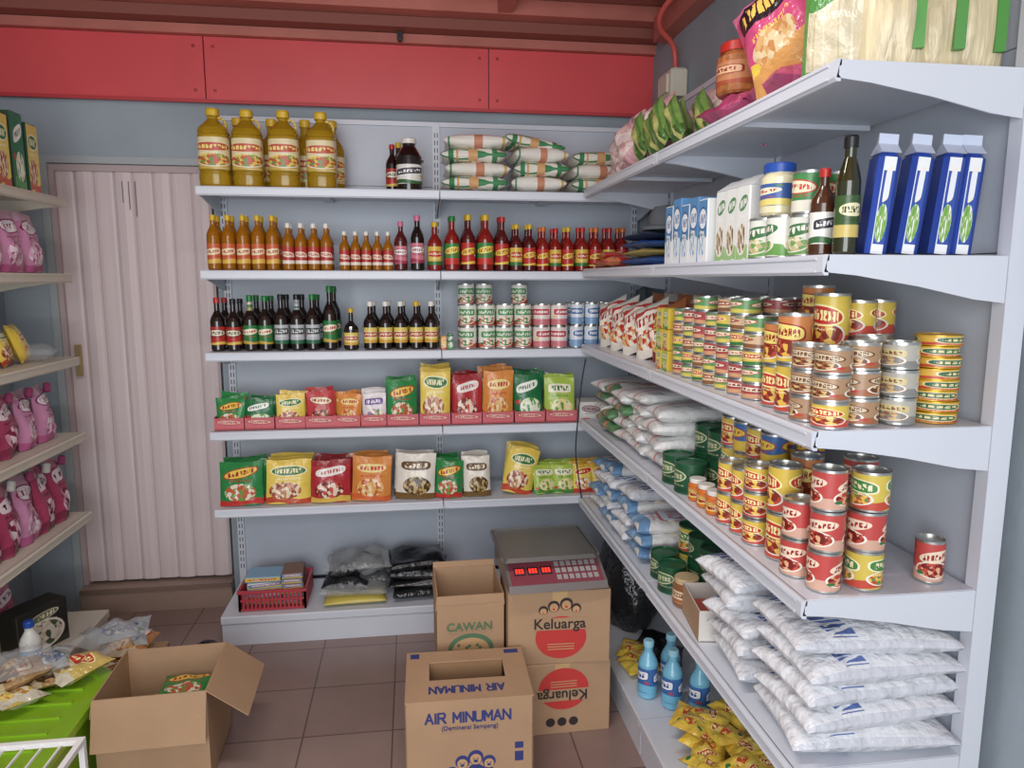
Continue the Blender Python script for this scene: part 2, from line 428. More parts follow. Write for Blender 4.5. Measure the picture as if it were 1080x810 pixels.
ZB = [1.885, 1.564, 1.240, .918, .594]
ZR = [1.895, 1.574, 1.262, .942, .595]
ZL = [1.84, 1.55, 1.22, .91, .575]
gondola('gondola_shelving_unit', -.815, 3.35, 0, 1.87, 2, ZB, .37, 2.20, WHITE)
gondola('gondola_shelving_unit', 1.075, 2.955, -90, 1.78, 2, ZR, .37, 2.22, WHITE, slots_end=False)
gondola('gondola_shelving_unit', -1.70, 1.30, 90, 1.80, 2, ZL, .37, 2.1, WARM, zb=.14, dbase=.40)

# ------------------------------------------------------------------ product primitives
def bottle(b, x, y, z, h, r, body, lab, cap, neck=.36, lz=(.14, .5), sh=.6, seg=12, rz=0, capw=1.2, necklab=None, sq=0, caph=.1):
    b.at(x, y, z+.001, rz)
    N = necklab or body
    b.lathe([(.001, 0, body), (.86*r, 0, body), (r, .03*h, body), (r, lz[0]*h, body), (1.02*r, lz[0]*h, lab), (1.02*r, lz[1]*h, body), (r, lz[1]*h, body),
             (r, sh*h, body), (.86*r, (sh+.07)*h, body), ((neck+.12)*r, (sh+.16)*h, N), (neck*r, (sh+.2)*h, N), (neck*r, (1-caph)*h, cap),
             (neck*capw*r, (1-caph)*h, cap), (neck*capw*r, .985*h, cap), (neck*capw*r*.85, h, cap), (.0005, h, None)], seg, sq)
def can(b, x, y, z, r, h, lab, rz=0, seg=18, lid=None):
    b.at(x, y, z+.001, rz+rnd.uniform(-35, 35))
    M_ = lid or METAL
    e = min(.005, h*.1)
    b.lathe([(.001, 0, M_), (r*.97, 0, M_), (r*1.02, e*.3, M_), (r*1.02, e, M_), (r, e, lab), (r, h-e, M_), (r*1.02, h-e, M_), (r*1.02, h, M_), (r*.93, h, M_), (r*.92, h-e*.8, M_), (.001, h-e*.8, None)], seg)
def stack(b, x, y, z, n, r, h, labs, rz=0, lid=None):
    for i in range(n):
        can(b, x+rnd.uniform(-.002, .002), y+rnd.uniform(-.002, .002), z+i*(h+.0005), r, h, labs[i % len(labs)] if isinstance(labs, list) else labs, rz, lid=lid)
def jar(b, x, y, z, r, h, body, lab, lid, rz=0):
    b.at(x, y, z+.001, rz)
    b.lathe([(.001, 0, body), (.9*r, 0, body), (r, .05*h, body), (r, .18*h, body), (1.02*r, .18*h, lab), (1.02*r, .6*h, body), (r, .6*h, body), (r, .72*h, body), (.8*r, .8*h, body),
             (.8*r, .82*h, lid), (.88*r, .82*h, lid), (.88*r, .98*h, lid), (.84*r, h, lid), (.001, h, None)], 16)
def packet(b, x, y, z, w, h, t, m, rz=0, lean=6, ry=0, stand=True, wr=.12):
    b.at(x, y, z+.002, rz, -lean, ry); b.pillow(w, h, t, m, stand, wr)
def bag(b, x, y, z, w, l, t, m, rz=0, wr=.12, rx=0, ry=0, plump=False):
    R = math.radians
    b.T = Matrix.Translation((x, y, z+t*.52)) @ Matrix.Rotation(R(rz), 4, 'Z') @ Matrix.Rotation(R(rx), 4, 'X') @ Matrix.Rotation(R(ry), 4, 'Y') @ Matrix.Translation((0, -l/2, 0)) @ Matrix.Rotation(R(-90), 4, 'X')
    b.pillow(w, l, t, m, False, wr, 10, 10, plump)
def cardbox(b, x, y, z, w, d, h, m, mf=None, rz=0, bv=.003):
    b.at(x, y, z+.001, rz); b.bbox(-w/2, w/2, -d/2, d/2, 0, h, m, mf, bv)

# packaging prints
OIL = mat('cooking_oil', 'd6ae28', .08, coat=.4, trans=.55)
OIL2 = mat('cooking_oil_amber', 'c07c18', .1, coat=.4, trans=.45)
SOY = mat('soy_sauce_dark', '1b0f0c', .12, coat=.6)
CHILI = mat('chili_sauce_red', '8a1c14', .18, coat=.5)
CHILI2 = mat('chili_sauce_dark', '561412', .18, coat=.5)
def cp(n, h): return mat('cap_'+n, h, .35)
YC, RC, GC, WC, BC, KC, OC, PC = cp('yellow', 'd8b224'), cp('red', 'b82a22'), cp('green', '1f7a35'), cp('white', 'e6e4dc'), cp('blue', '2450a8'), cp('black', '18181a'), cp('orange', 'd0702a'), cp('pink', 'd07090')
lb_oilbig = label('label_oil_jug', 'e6d7a4', 'c84a2a', 'f6e27a', 'cfae3a', (0, .2), ['e8c84a', '6f9a45', 'c8552a'], cy=.7, picy=.3, b=.13)
lb_oilsm = label('label_oil_bottle', 'd0602a', 'f0e0b0', 'b51d17', 'e0b83a', (0, .22), cy=.6)
lb_oilred = label('label_oil_small', 'b83026', 'efdfc4', 'b83026', 'ece0d0', (0, .2), cy=.55)
lb_chY = label('label_chili_yellow', 'e0bd2a', 'c5221a', 'fff2c0', '2e7c35', (0, .2), cy=.6)
lb_chR = label('label_chili_red', 'c5221a', 'f3d23a', 'a01812', 'f3d23a', (0, .12), cy=.6)
lb_chG = label('label_chili_green', '2f8a3c', 'f1e04a', 'b11a14', 'd02a1c', (0, .3), cy=.68)
lb_pink = label('label_pink', 'd8788a', 'f4e9e4', '8a1c3c', 'a83050', (0, .2))
lb_soyG = label('label_soy_green', '1e7a3a', 'f2e9c8', 'b9231b', 'c9a22a', (0, .15))
lb_soyR = label('label_soy_red', 'b9231b', 'f2e9c8', '201010', 'e2be3a', (0, .15))
lb_soyS = label('label_soy_silver', 'b9bcc0', '22382c', 'e8e8e8', '2c6a4a', (0, .2))
lb_soyY = label('label_soy_yellow', 'e4ce55', 'b9231b', 'fff4c8', 'd8a320', (0, .2), cy=.55)
lb_soyW = label('label_white', 'e9e7df', '3a3a40', 'f4f4f4', '3a6a3a', (0, .2))
lb_milkG = label('label_milk_green', 'e6e8dc', '4d9a54', 'f4f4ea', 'c8543c', (0, .22), ['c8543c', '4d9a54', 'f0e8d0'], picy=.28)
lb_milkR = label('label_milk_red', 'e7dbd3', 'c9444c', 'fbf2ee', 'd4757c', (0, .3))
lb_milkB = label('label_milk_blue', 'd9e2ea', '4a7ab0', 'f4f6fa', '7fa8d0', (0, .34))
def pk(name, base, ell, txt, band, pic, top=None, **k): return label('packet_'+name, base, ell, txt, band, (0, .14), pic, .74, .38, .1, top, .25, .3, **k)
pkG = pk('green', '1f8a42', 'f0d23a', 'b51d17', 'c92a20', ['e9e2c8', '6a9a2a', 'c9562a'], '1f8a42')
pkY = pk('yellow', 'e8ca30', 'd2281c', 'fff0a0', 'c9281c', ['c0451c', 'e8a040', 'f6ead0'], 'e0b02a')
pkR = pk('red', 'c8343a', 'f2dcb0', 'a01218', 'd8583c', ['b8411e', 'e8c090', '7a1c12'])
pkO = pk('orange', 'e08a2a', 'f7e08a', 'c9281c', 'd9601a', ['c85a18', 'f3d8a8', 'e8b050'])
pkP = pk('purple', 'e6dfe0', '6a4a96', 'f0e8f4', '5c8a40', ['a88ab8', '5c8a40', 'f0e0c0'])
pkW = pk('white_brown', 'e8e2d4', '6a4a22', 'f3e8c8', '7a5a2a', ['7a5a2a', '3a2a18', 'c8a868'])
pkV = pk('dark_green', '12703c', 'f4f4ea', '12703c', '3c9a4a', ['dce8b0', '3c9a4a', 'f0f0e0'])
pkA = pk('yellow_curry', 'ecd044', '2f7a34', 'f8f0c0', 'c9481c', ['a0351c', 'c87830', 'e8d8b0'], 'ecc83a')
pkB = pk('red_chili', 'b8242c', 'f0e8e0', 'b8242c', 'e0b83a', ['7a1c12', 'd84a2a', 'f0d8c0'], 'a01c24')
pkC = pk('lime', 'a8c43a', 'f4ecd0', '2f7a30', '4a8a2a', ['e0e8b0', '6a9a2a', 'f0d890'])
TRAY = label('display_tray_red', 'd0606a', 'e8b8a8', 'b0252c', 'c24a52', (0, .2), rough=.5)

# ---- back shelf 1: big oil jugs
for i, x in enumerate((-.762, -.637, -.495, -.35)):
    b = MB(); y = 3.09+(.01 if i % 2 else 0); z = ZB[0]; h = .305; r = .058
    b.at(x, y, z+.001, 0)
    b.lathe([(.001, 0, OIL), (.9*r, 0, OIL), (r, .012, OIL), (r, .05, OIL), (.95*r, .055, OIL), (.95*r, .06, OIL), (r, .065, OIL), (r, .07, OIL), (r*1.015, .07, lb_oilbig), (r*1.015, .19, OIL), (r, .19, OIL),
             (r, .2, OIL), (.94*r, .206, OIL), (r, .212, OIL), (.9*r, .228, OIL), (.55*r, .25, OIL), (.33*r, .265, OIL), (.33*r, .277, YC), (.42*r, .277, YC), (.42*r, .298, YC), (.36*r, h, YC), (.001, h, None)], 20, 3.2)
    for k in range(7):
        a0, a1 = math.pi*k/7, math.pi*(k+1)/7
        p0 = Vector((.02+.033*math.sin(a0), 0, .21+.065*(1-math.cos(a0))/2)); p1 = Vector((.02+.033*math.sin(a1), 0, .21+.065*(1-math.cos(a1))/2))
        b.slab(p0+Vector((0, -.006, 0)), p1-p0, Vector((0, .012, 0)), YC, .008)
    b.done('cooking_oil_jug')
b = MB()
for x in (-.70, -.565, -.43, -.32):
    bottle(b, x, 3.23, ZB[0], .30, .05, OIL, lb_oilbig, YC, sq=3)
b.done('row_of_cooking_oil_jugs')
b = MB(); bottle(b, .0, 3.1, ZB[0], .215, .052, SOY, lb_soyW, WC, neck=.5, sh=.66, seg=18, caph=.1); b.box(.03, .06, -.008, .008, .12, .13, SOY); b.done('soy_sauce_jug')
b = MB(); bottle(b, -.07, 3.16, ZB[0], .2, .027, SOY, lb_soyR, RC); bottle(b, -.045, 3.23, ZB[0], .22, .03, SOY, lb_soyG, YC); b.done('vinegar_bottle_pair')
FLG = label('bag_flour_green', 'e8e4d8', None, None, '3a8a54', (.0, .045), ['7fa880', 'e8e4d6', 'c8996a'], .5, .42, .13, None, .42, .35, ub=((.12, .2, '3a8a54'), (.24, .27, 'd8a04a'), (.78, .86, '3a8a54'), (.42, .56, 'd8a56a')))
FLR = label('bag_flour_plain', 'e9e5da', None, None, None, (.0, .05), None, .5, .4, .14, None, .42, .35, ub=((.07, .1, '4a9464'), (.47, .6, 'cf8a68'), (.9, .94, 'd8b04a')))
b = MB()
for k in range(4): bag(b, .265+.012*(k % 2), 3.12, ZB[0]+.002+k*.055, .27, .24, .064, (FLG, FLR)[k % 2], rz=rnd.uniform(-4, 4), plump=True, wr=.15)
for k in range(3): bag(b, .535+.01*(k % 2), 3.12, ZB[0]+.002+k*.058, .23, .24, .068, (FLR, FLG)[k % 2], rz=rnd.uniform(-5, 5), plump=True, wr=.15)
bag(b, .50, 3.12, ZB[0]+.172, .26, .22, .055, FLG, rz=8, plump=True, ry=8)
for k in range(3): bag(b, .79, 3.12, ZB[0]+.002+k*.055, .25, .24, .064, (FLG, FLR, FLG)[k], rz=rnd.uniform(-4, 4), plump=True, wr=.15)
b.done('stack_of_flour_bags')

# ---- back shelf 2
z = ZB[1]; b = MB()
for i in range(5):
    for j in range(2): bottle(b, -.78+i*.057, 3.07+j*.07, z, .218, .0268, OIL2, lb_oilsm, YC, sh=.62, lz=(.12, .48))
for i in range(4):
    for j in range(2): bottle(b, -.49+i*.05, 3.06+j*.06, z, .188, .024, OIL2, lb_oilred, WC, sh=.6, lz=(.14, .5))
b.done('row_of_cooking_oil_bottles')
b = MB()
for i in range(5):
    for j in range(2): bottle(b, -.268+i*.044, 3.06+j*.055, z, .158, .0208, OIL2, lb_oilred, WC, sh=.58, lz=(.14, .52))
b.done('row_of_small_oil_bottles')
b = MB(); bottle(b, -.04, 3.06, z, .2, .027, CHILI2, lb_pink, PC); bottle(b, .028, 3.06, z, .225, .028, SOY, lb_pink, PC, neck=.4); b.done('syrup_bottle_pair')
b = MB()
specs = [(.1, .2, .03, CHILI, lb_chY, YC), (.172, .225, .031, CHILI, lb_chG, GC), (.24, .232, .03, CHILI2, lb_chR, YC), (.312, .232, .035, CHILI, lb_chG, YC), (.382, .225, .03, CHILI2, lb_chR, RC),
         (.443, .195, .0275, CHILI2, lb_chY, YC), (.5, .195, .0275, CHILI2, lb_chR, YC), (.558, .185, .026, CHILI, lb_chR, OC), (.612, .18, .026, CHILI, lb_chY, RC), (.666, .185, .026, CHILI, lb_chR, YC),
         (.728, .185, .028, CHILI, lb_chY, RC), (.787, .185, .028, CHILI, lb_chR, OC), (.846, .185, .028, CHILI, lb_chY, RC), (.905, .185, .028, CHILI, lb_chR, OC)]
for (x, h, r, bm, lm, cm) in specs:
    bottle(b, x, 3.07, z, h, r, bm, lm, cm, sh=.56, lz=(.12, .5))
    bottle(b, x, 3.15, z, h*1.02, r, bm, lm, cm, sh=.56, lz=(.12, .5))
b.done('row_of_chili_sauce_bottles')

# ---- back shelf 3
z = ZB[2]; b = MB()
for i, (x, lm, cm, h) in enumerate([(-.78, lb_soyR, RC, .215), (-.718, lb_soyR, KC, .21), (-.652, lb_soyG, GC, .225), (-.593, lb_soyG, GC, .222), (-.53, lb_soyS, KC, .228), (-.467, lb_soyS, KC, .228), (-.405, lb_soyS, GC, .228), (-.335, lb_soyG, GC, .262)]):
    bottle(b, x, 3.06, z, h, .0293, SOY, lm, cm, sh=.56, lz=(.12, .46), necklab=lm if i % 3 == 2 else None)
    bottle(b, x+.008, 3.15, z, h*.99, .0285, SOY, lm, cm, sh=.56, lz=(.12, .46))
b.done('row_of_soy_sauce_bottles')
b = MB(); bottle(b, -.25, 3.05, z, .17, .03, SOY, lb_soyY, YC, neck=.3, sh=.5, lz=(.12, .42))
for i, x in enumerate((-.172, -.109, -.047, .018, .08)):
    bottle(b, x, 3.06, z, .198, .0285, SOY, lb_soyY, (WC, WC, WC, YC, WC)[i], sh=.55, lz=(.14, .46))
    bottle(b, x+.01, 3.14, z, .198, .0275, SOY, lb_soyY, WC, sh=.55, lz=(.14, .46))
b.done('row_of_oyster_sauce_bottles')
b = MB()
cardbox(b, .13, 3.03, z, .024, .05, .055, pkY); cardbox(b, .158, 3.03, z, .024, .05, .065, pkV)
b.done('seasoning_box_pair')
b = MB()
for i in range(4):
    stack(b, .235+i*.078, 3.05, z, 2, .0365, .093, lb_milkG); stack(b, .235+i*.078, 3.14, z, 3 if i in (0, 1, 3) else 2, .0365, .09, lb_milkG)
for i in range(2):
    stack(b, .55+i*.077, 3.05, z, 2, .0365, .093, lb_milkR); stack(b, .55+i*.077, 3.14, z, 2, .0365, .09, lb_milkR)
for i in range(4):
    stack(b, .705+i*.064, 3.05, z, 2, .03, .095, lb_milkB); stack(b, .705+i*.064, 3.13, z, 2, .03, .095, lb_milkB)
b.done('stacked_condensed_milk_cans')

# ---- back shelf 4
z = ZB[3]; b = MB()
row = [(-.745, .118, .125, pkG), (-.625, .118, .115, pkV), (-.503, .12, .135, pkA), (-.383, .12, .14, pkR), (-.273, .105, .13, pkO), (-.165, .105, .135, pkP),
       (-.045, .132, .19, pkG), (.09, .132, .235, pkA), (.224, .13, .205, pkB), (.358, .135, .225, pkO), (.496, .132, .205, pkV), (.635, .138, .19, pkC)]
for (x, w, h, m) in row:
    w2 = w*.98
    for (a0, a1, c0, c1, zz) in ((-w2/2, w2/2, -.07, -.067, .05), (-w2/2, w2/2, .067, .07, .06), (-w2/2, -w2/2+.002, -.067, .067, .055), (w2/2-.002, w2/2, -.067, .067, .055)):
        b.at(x, 3.08, z+.001); b.box(a0, a1, c0, c1, 0, zz, TRAY)
    b.box(-w2/2, w2/2, -.07, .07, 0, .002, TRAY)
    for j in range(3):
        packet(b, x+rnd.uniform(-.005, .005), 3.035+j*.038, z+.004, w*.96, h+j*.003+rnd.uniform(-.006, .006), .036, m, lean=5+rnd.uniform(-3, 4), rz=rnd.uniform(-8, 8), ry=rnd.uniform(-4, 4), wr=.18)
b.done('spice_packets_in_display_trays')
b = MB(); cardbox(b, .765, 3.07, z, .1, .12, .085, mat('white_card', 'd9d8d4', .6), label('white_box_print', 'dcdad4', 'b9a0a0', '6a4a4a', 'c8342c', (0, .15))); b.done('tea_box')

# ---- back shelf 5
z = ZB[4]; b = MB()
row = [(-.712, .178, .185, pkG), (-.527, .185, .185, pkA), (-.352, .165, .182, pkB), (-.185, .168, .188, pkO), (-.005, .17, .19, pkW), (.14, .122, .165, pkG), (.268, .12, .17, pkW)]
for (x, w, h, m) in row:
    for j in range(3): packet(b, x+rnd.uniform(-.004, .004), 3.03+j*.055, z, w*.99, h+rnd.uniform(-.006, .006), .058, m, lean=8+rnd.uniform(-3, 5), rz=rnd.uniform(-8, 8), ry=rnd.uniform(-3, 3), wr=.2)
for j in range(3): packet(b, .44+j*.008, 3.04+j*.045, z+.004, .135, .205, .05, pkA, lean=9, ry=14-3*j, wr=.2)
for x, m in ((.57, pkC), (.655, pkC), (.745, pkY), (.83, pkY)):
    for j in range(3): packet(b, x, 3.03+j*.05, z, .105, .125, .04, m, lean=14, rz=rnd.uniform(-12, 12), wr=.2)
b.done('row_of_curry_powder_packets')

# ---- back base
z = .131; b = MB(); BK = mat('basket_red', 'b5404a', .4)
bx0, bx1, by0, by1 = -.745, -.475, 3.02, 3.24
b.box(bx0+.015, bx1-.015, by0+.015, by1-.015, z+.001, z+.006, BK)
def lattice(p0, p1, z0, z1, n):
    p0, p1 = Vector(p0), Vector(p1); d = (p1-p0)
    for k in range(n+1):
        q = p0+d*k/n; b.T = Matrix(); s_ = .0042
        b.box(q.x-s_, q.x+s_, q.y-s_, q.y+s_, z0, z1, BK)
    for zz in (z0, (z0+z1)/2, z1-.008):
        b.box(min(p0.x, p1.x)-.003, max(p0.x, p1.x)+.003, min(p0.y, p1.y)-.003, max(p0.y, p1.y)+.003, zz, zz+.009, BK)
b.T = Matrix()
lattice((bx0, by0, 0), (bx1, by0, 0), z+.002, z+.085, 16); lattice((bx0, by1, 0), (bx1, by1, 0), z+.002, z+.085, 16)
lattice((bx0, by0, 0), (bx0, by1, 0), z+.002, z+.085, 12); lattice((bx1, by0, 0), (bx1, by1, 0), z+.002, z+.085, 12)
b.box(bx0-.008, bx1+.008, by0-.008, by0+.002, z+.08, z+.092, BK); b.box(bx0-.008, bx1+.008, by1-.002, by1+.008, z+.08, z+.092, BK)
b.box(bx0-.008, bx0+.002, by0, by1, z+.08, z+.092, BK); b.box(bx1-.002, bx1+.008, by0, by1, z+.08, z+.092, BK)
SB = label('small_box_blue', '5f8fb8', 'e9eef2', 'c8342c', 'e2c22c', (0, .25)); SB2 = mat('small_box_side', 'd8dde0', .5); SB3 = label('small_box_yellow', 'e2c22c', 'c8342c', 'ffffff', '3f7fb8', (0, .2))
SB4 = mat('small_box_light_blue', '8fb4cc', .5)
for k in range(5): cardbox(b, -.655, 3.12, z+.008+k*.025, .15, .12, .023, (SB4, SB2)[k % 2], SB if k % 2 else SB3, rz=rnd.uniform(-12, 12))
for k in range(6): cardbox(b, -.535, 3.12, z+.008+k*.023, .09, .13, .021, mat('small_box_brown', '8a6a5a', .6), SB, rz=rnd.uniform(-6, 6))
b.done('red_plastic_basket_of_small_boxes')
YP = mat('yellow_bag_film', 'd0c060', .3, bump=.4, bscale=20); GP = mat('grey_bag_film', '4a4e50', .2, bump=.9, bscale=30)
BW = mat('black_wrinkled_film', '26272a', .2, bump=1.0, bscale=34)
b = MB()
bag(b, -.27, 3.12, z+.001, .27, .24, .035, YP, rz=3, wr=.2, plump=True)
bag(b, -.265, 3.13, z+.028, .29, .25, .06, CLEAR, rz=-4, wr=.3, plump=True)
bag(b, -.30, 3.15, z+.035, .21, .22, .07, BW, rz=-5, wr=.6, plump=True)
bag(b, -.20, 3.16, z+.04, .14, .2, .08, GP, rz=12, wr=.6, plump=True)
bag(b, -.27, 3.17, z+.095, .25, .2, .08, BW, rz=8, wr=.6, plump=True, ry=-5)
bag(b, -.26, 3.12, z+.13, .3, .22, .07, CLEAR, rz=4, wr=.6)
b.done('stack_of_plastic_bags')
b = MB()
for k in range(4): bag(b, .005+.006*(-1)**k, 3.14, z+.001+k*.042, .245, .26-.008*k, .06, (BW, BLACKP)[k % 2], rz=rnd.uniform(-7, 7), wr=.7, plump=True, ry=rnd.uniform(-3, 3))
b.done('stack_of_black_garbage_bags')

# ------------------------------------------------------------------ right unit goods
RR = -90
z = ZR[0]
PKB = label('bag_pink_cracker', 'dba6ac', 'e8d0d0', None, 'c9788a', (0, .08), ['ecc4be', 'd4a0a0', 'f0dcd4'], .6, .28, .08, None, .3, .8, picr=(.49, .42), picy=.47)
b = MB()
for (Y, x, h, t, l, w) in ((2.80, .83, .17, .1, 6, .22), (2.60, .80, .20, .12, 2, .26), (2.70, .95, .22, .09, 4, .26), (2.38, .83, .21, .12, 2, .26), (2.42, .96, .23, .08, 3, .26), (2.14, .93, .22, .1, 4, .26)):
    packet(b, x, Y, z, w, h, t, PKB, rz=RR, lean=l, wr=.35, stand=False, ry=-8)
b.done('prawn_cracker_bags')
GLV = label('packet_green_leaf', '6f9440', None, None, '3f5f28', (0, .2), None, .6, .3, .2, None, .3, .6, ub=((.1, .2, '9ab45a'), (.3, .38, '3f6a2c'), (.5, .68, 'b8b868'), (.8, .9, '4f7a34')))
b = MB()
for i, (Y, x, ry) in enumerate(((2.30, .745, 42), (2.20, .755, 48), (2.11, .745, 40), (2.02, .76, 46), (2.1, .81, 40), (1.96, .82, 44))):
    packet(b, x, Y, z+.02, .075, .19, .045, GLV, rz=RR, lean=6, ry=-ry, stand=False, wr=.3)
b.done('green_snack_packets')
b = MB(); PK2 = label('bag_hot_pink', 'd0558a', 'eab8c8', '8a1c3c', 'b84070', (0, .2), None, .55, .4, .18, None, .22, .6)
bag(b, .83, 1.73, z+.002, .2, .2, .07, PK2, rz=RR+10, wr=.35); bag(b, .84, 1.52, z+.002, .22, .2, .08, PK2, rz=RR-8, wr=.35); bag(b, .93, 1.87, z+.002, .14, .16, .12, PK2, rz=RR-8, wr=.35); b.done('pink_snack_bags')
b = MB(); PEA = mat('jar_contents_orange', 'a8683a', .25, coat=.5, noise=.35, nscale=60)
jar(b, .79, 1.73, z+.072, .052, .12, PEA, label('jar_label', 'bf7a4a', 'e2b080', '8a3020', 'a84a28', (0, .2)), RC, RR); b.done('snack_jar')
b = MB(); PT = label('pouch_toast_snack', 'd0487a', '2a1a22', 'f2c24a', 'd89a4a', (0, .2), ['d8a868', 'c98a4a', 'e0c898'], .7, .42, .15, 'e070a0', .22, .5, picr=(.3, .16))
packet(b, .785, 1.455, z+.055, .2, .25, .08, PT, rz=RR+22, lean=12, ry=-30, wr=.25, stand=False); packet(b, .88, 1.46, z+.05, .2, .26, .07, PT, rz=RR+12, lean=4, ry=-14, wr=.25, stand=False); b.done('toast_snack_pouch')
BIH = label('packet_noodle_green', 'd8ccaa', '4c8f3e', 'f0ead0', '4c8f3e', (0, .05), None, .62, .42, .16, '4c8f3e', .28, .7, ub=((.0, .1, '5f9a48'), (.2, .23, 'c4b68c'), (.34, .36, 'e4dabc'), (.55, .57, 'c4b68c'), (.72, .75, 'e4dabc'), (.9, 1.0, '5f9a48')))
NOO = mat('rice_noodle_strands', 'd0c29e', .3, noise=.2, nscale=45, stretch=(2.2, 2.2, .16), bump=.5, bscale=40)
b = MB()
packet(b, .785, 1.305, z, .125, .27, .09, BIH, rz=-42, lean=0, wr=.15)
packet(b, .848, 1.245, z, .115, .27, .08, NOO, rz=-25, lean=0, wr=.15)
packet(b, .92, 1.24, z, .11, .27, .075, NOO, rz=-22, lean=0, wr=.2); packet(b, .995, 1.24, z, .12, .27, .07, NOO, rz=-15, lean=0, wr=.2)
packet(b, .87, 1.36, z, .13, .27, .07, BIH, rz=-40, lean=2); packet(b, .98, 1.36, z, .12, .27, .07, NOO, rz=-20, lean=2)
NPG = mat('noodle_print_green', '4c8f3e', .4)
for (x, Y, rz_) in ((.848, 1.245, -25), (.92, 1.24, -22), (.995, 1.24, -15)):
    b.at(x, Y, z, rz_); b.box(.03, .048, -.034, -.02, .03, .24, NPG)
b.done('rice_noodle_packets')
# shelf 2
z = ZR[1]; b = MB(); NV = mat('navy_cloth', '22304c', .8, bump=.4, bscale=30); GR = mat('grey_cloth', '5a5e64', .85, bump=.4, bscale=30)
for k in range(4): bag(b, .86, 2.42, z+.002+k*.028, .28, .24, .032, (mat('blue_film', '3a5fa8', .4, bump=.4), mat('yellow_cloth', 'c8b060', .8), MC['blue_film'], NV)[k], rz=RR, wr=.3)
for (x, Y, mm_, s_) in ((.88, 2.48, GR, 1), (.84, 2.34, GR, .95)):
    b.at(x, Y, z+.118); b.lathe([(.085*s_, 0, mm_), (.085*s_, .01, mm_), (.06*s_, .015, mm_), (.058*s_, .05, mm_), (.045*s_, .075, mm_), (.001, .082, None)], 20)
b.done('folded_caps')
b = MB(); RP = label('packet_red_small', 'c9342c', 'f0c8a0', '8a1812', 'd8783a', (0, .2), None, .6, .4, .2, None, .3, .3)
bag(b, .77, 2.75, z+.001, .16, .12, .03, RP, rz=RR); bag(b, .77, 2.62, z+.001, .1, .12, .04, RP, rz=RR+20); bag(b, .77, 2.73, z+.031, .15, .12, .03, RP, rz=RR-10); b.done('red_snack_packets')
CB1 = label('carton_blue_white', '4f8cc0', 'f0f4f6', '2a5a9a', 'eef2f4', (0, .4), ['c8dce8', '6aa4d0', 'f4f6f6'], .7); CB2 = label('carton_white_green', 'e9ebe4', '4c8a54', 'f4f4ea', '9ac27a', (0, .2), ['b8a080', '7a5a3a', 'e8e0d0'], .78, .36, .1)
CW = mat('carton_white', 'e4e6e4', .4); CBL = mat('carton_blue', '5a8cbc', .4)
b = MB()
for i in range(5): cardbox(b, .82, 2.06-i*.062, z, .055, .15, (.165, .18, .158, .17, .16)[i], CBL if i % 2 else CW, CB1, rz=RR+3)
b.done('row_of_milk_powder_boxes')
b = MB()
for i in range(3):
    cardbox(b, .8, 1.735-i*.06, z, .054, .08, .17, CW, CB2, rz=RR+6)
    b.poly_prism([(-.04, .17), (0, .195), (.04, .17)], -.027, .027, CW)
b.done('row_of_milk_cartons')
b = MB(); GW = label('label_can_green_white', 'e4e6da', '3f7a44', 'f4f0e0', '6aa44a', (0, .3), ['e0d8b8', '6aa44a', 'c8b880']); LCG = label('label_can_green', '3f8a48', 'f0e8c0', 'c8342c', 'e8e4d0', (0, .3))
stack(b, .79, 1.555, z, 1, .036, .09, GW, RR); stack(b, .79, 1.475, z, 1, .036, .09, GW, RR); stack(b, .87, 1.5, z, 2, .036, .09, GW, RR)
stack(b, .80, 1.40, z, 2, .033, .085, [GW, LCG], RR); stack(b, .87, 1.41, z, 2, .033, .085, LCG, RR)
b.done('stacked_vegetable_cans')
b = MB(); MAY = mat('mayonnaise', 'e9e0b8', .2, coat=.5); jar(b, .795, 1.515, z+.093, .038, .11, MAY, label('label_mayo', '3c62a8', 'f0e8c0', 'c8342c', 'e8d46a', (0, .3)), BC, RR); b.done('mayonnaise_jar')
b = MB(); OLV = mat('olive_oil_glass', '2a2c12', .1, coat=.6); bottle(b, .79, 1.25, z, .212, .021, OLV, label('label_olive', '3a5a2a', 'e8e0b0', '2a3a1a', 'c8b45a', (0, .3)), KC, neck=.5, sh=.62, seg=14, lz=(.15, .5)); b.done('olive_oil_bottle')
b = MB(); bottle(b, .785, 1.32, z, .165, .024, mat('brown_sauce', '4a2a14', .2, coat=.5), lb_soyW, RC); bottle(b, .84, 1.33, z, .165, .024, MC['brown_sauce'], lb_soyY, RC); b.done('sauce_bottle_pair')
BLU = label('pack_blue_pasta', '2f52ac', 'e4eaf2', None, 'e8ecee', (0, .1), ['6aa44a', 'f0f0e8', '8ab84a'], .72, .2, .14, 'e8ecee', .25, .15, picr=(.42, .2), picy=.32, small=False, ub=((0, .08, 'dfe6f0'), (.92, 1, '1f3c8c')))
BL = mat('pack_blue_side', '27459c', .3); BLT = mat('pack_blue_seal', 'c8d2e6', .35)
b = MB()
for (x, Y, ry) in ((.838, 1.245, 5), (.896, 1.24, 6), (.957, 1.235, 5), (1.0, 1.235, 4)):
    b.at(x, Y, z+.003, -12, 0, ry); b.bbox(-.0195, .0195, -.028, .028, 0, .178, BL, BLU, .008)
    b.poly_prism([(-.026, .178), (.026, .178), (.004, .196), (.002, .214), (-.002, .214), (-.004, .196)], -.017, .017, BLT)
b.done('row_of_pasta_packs')
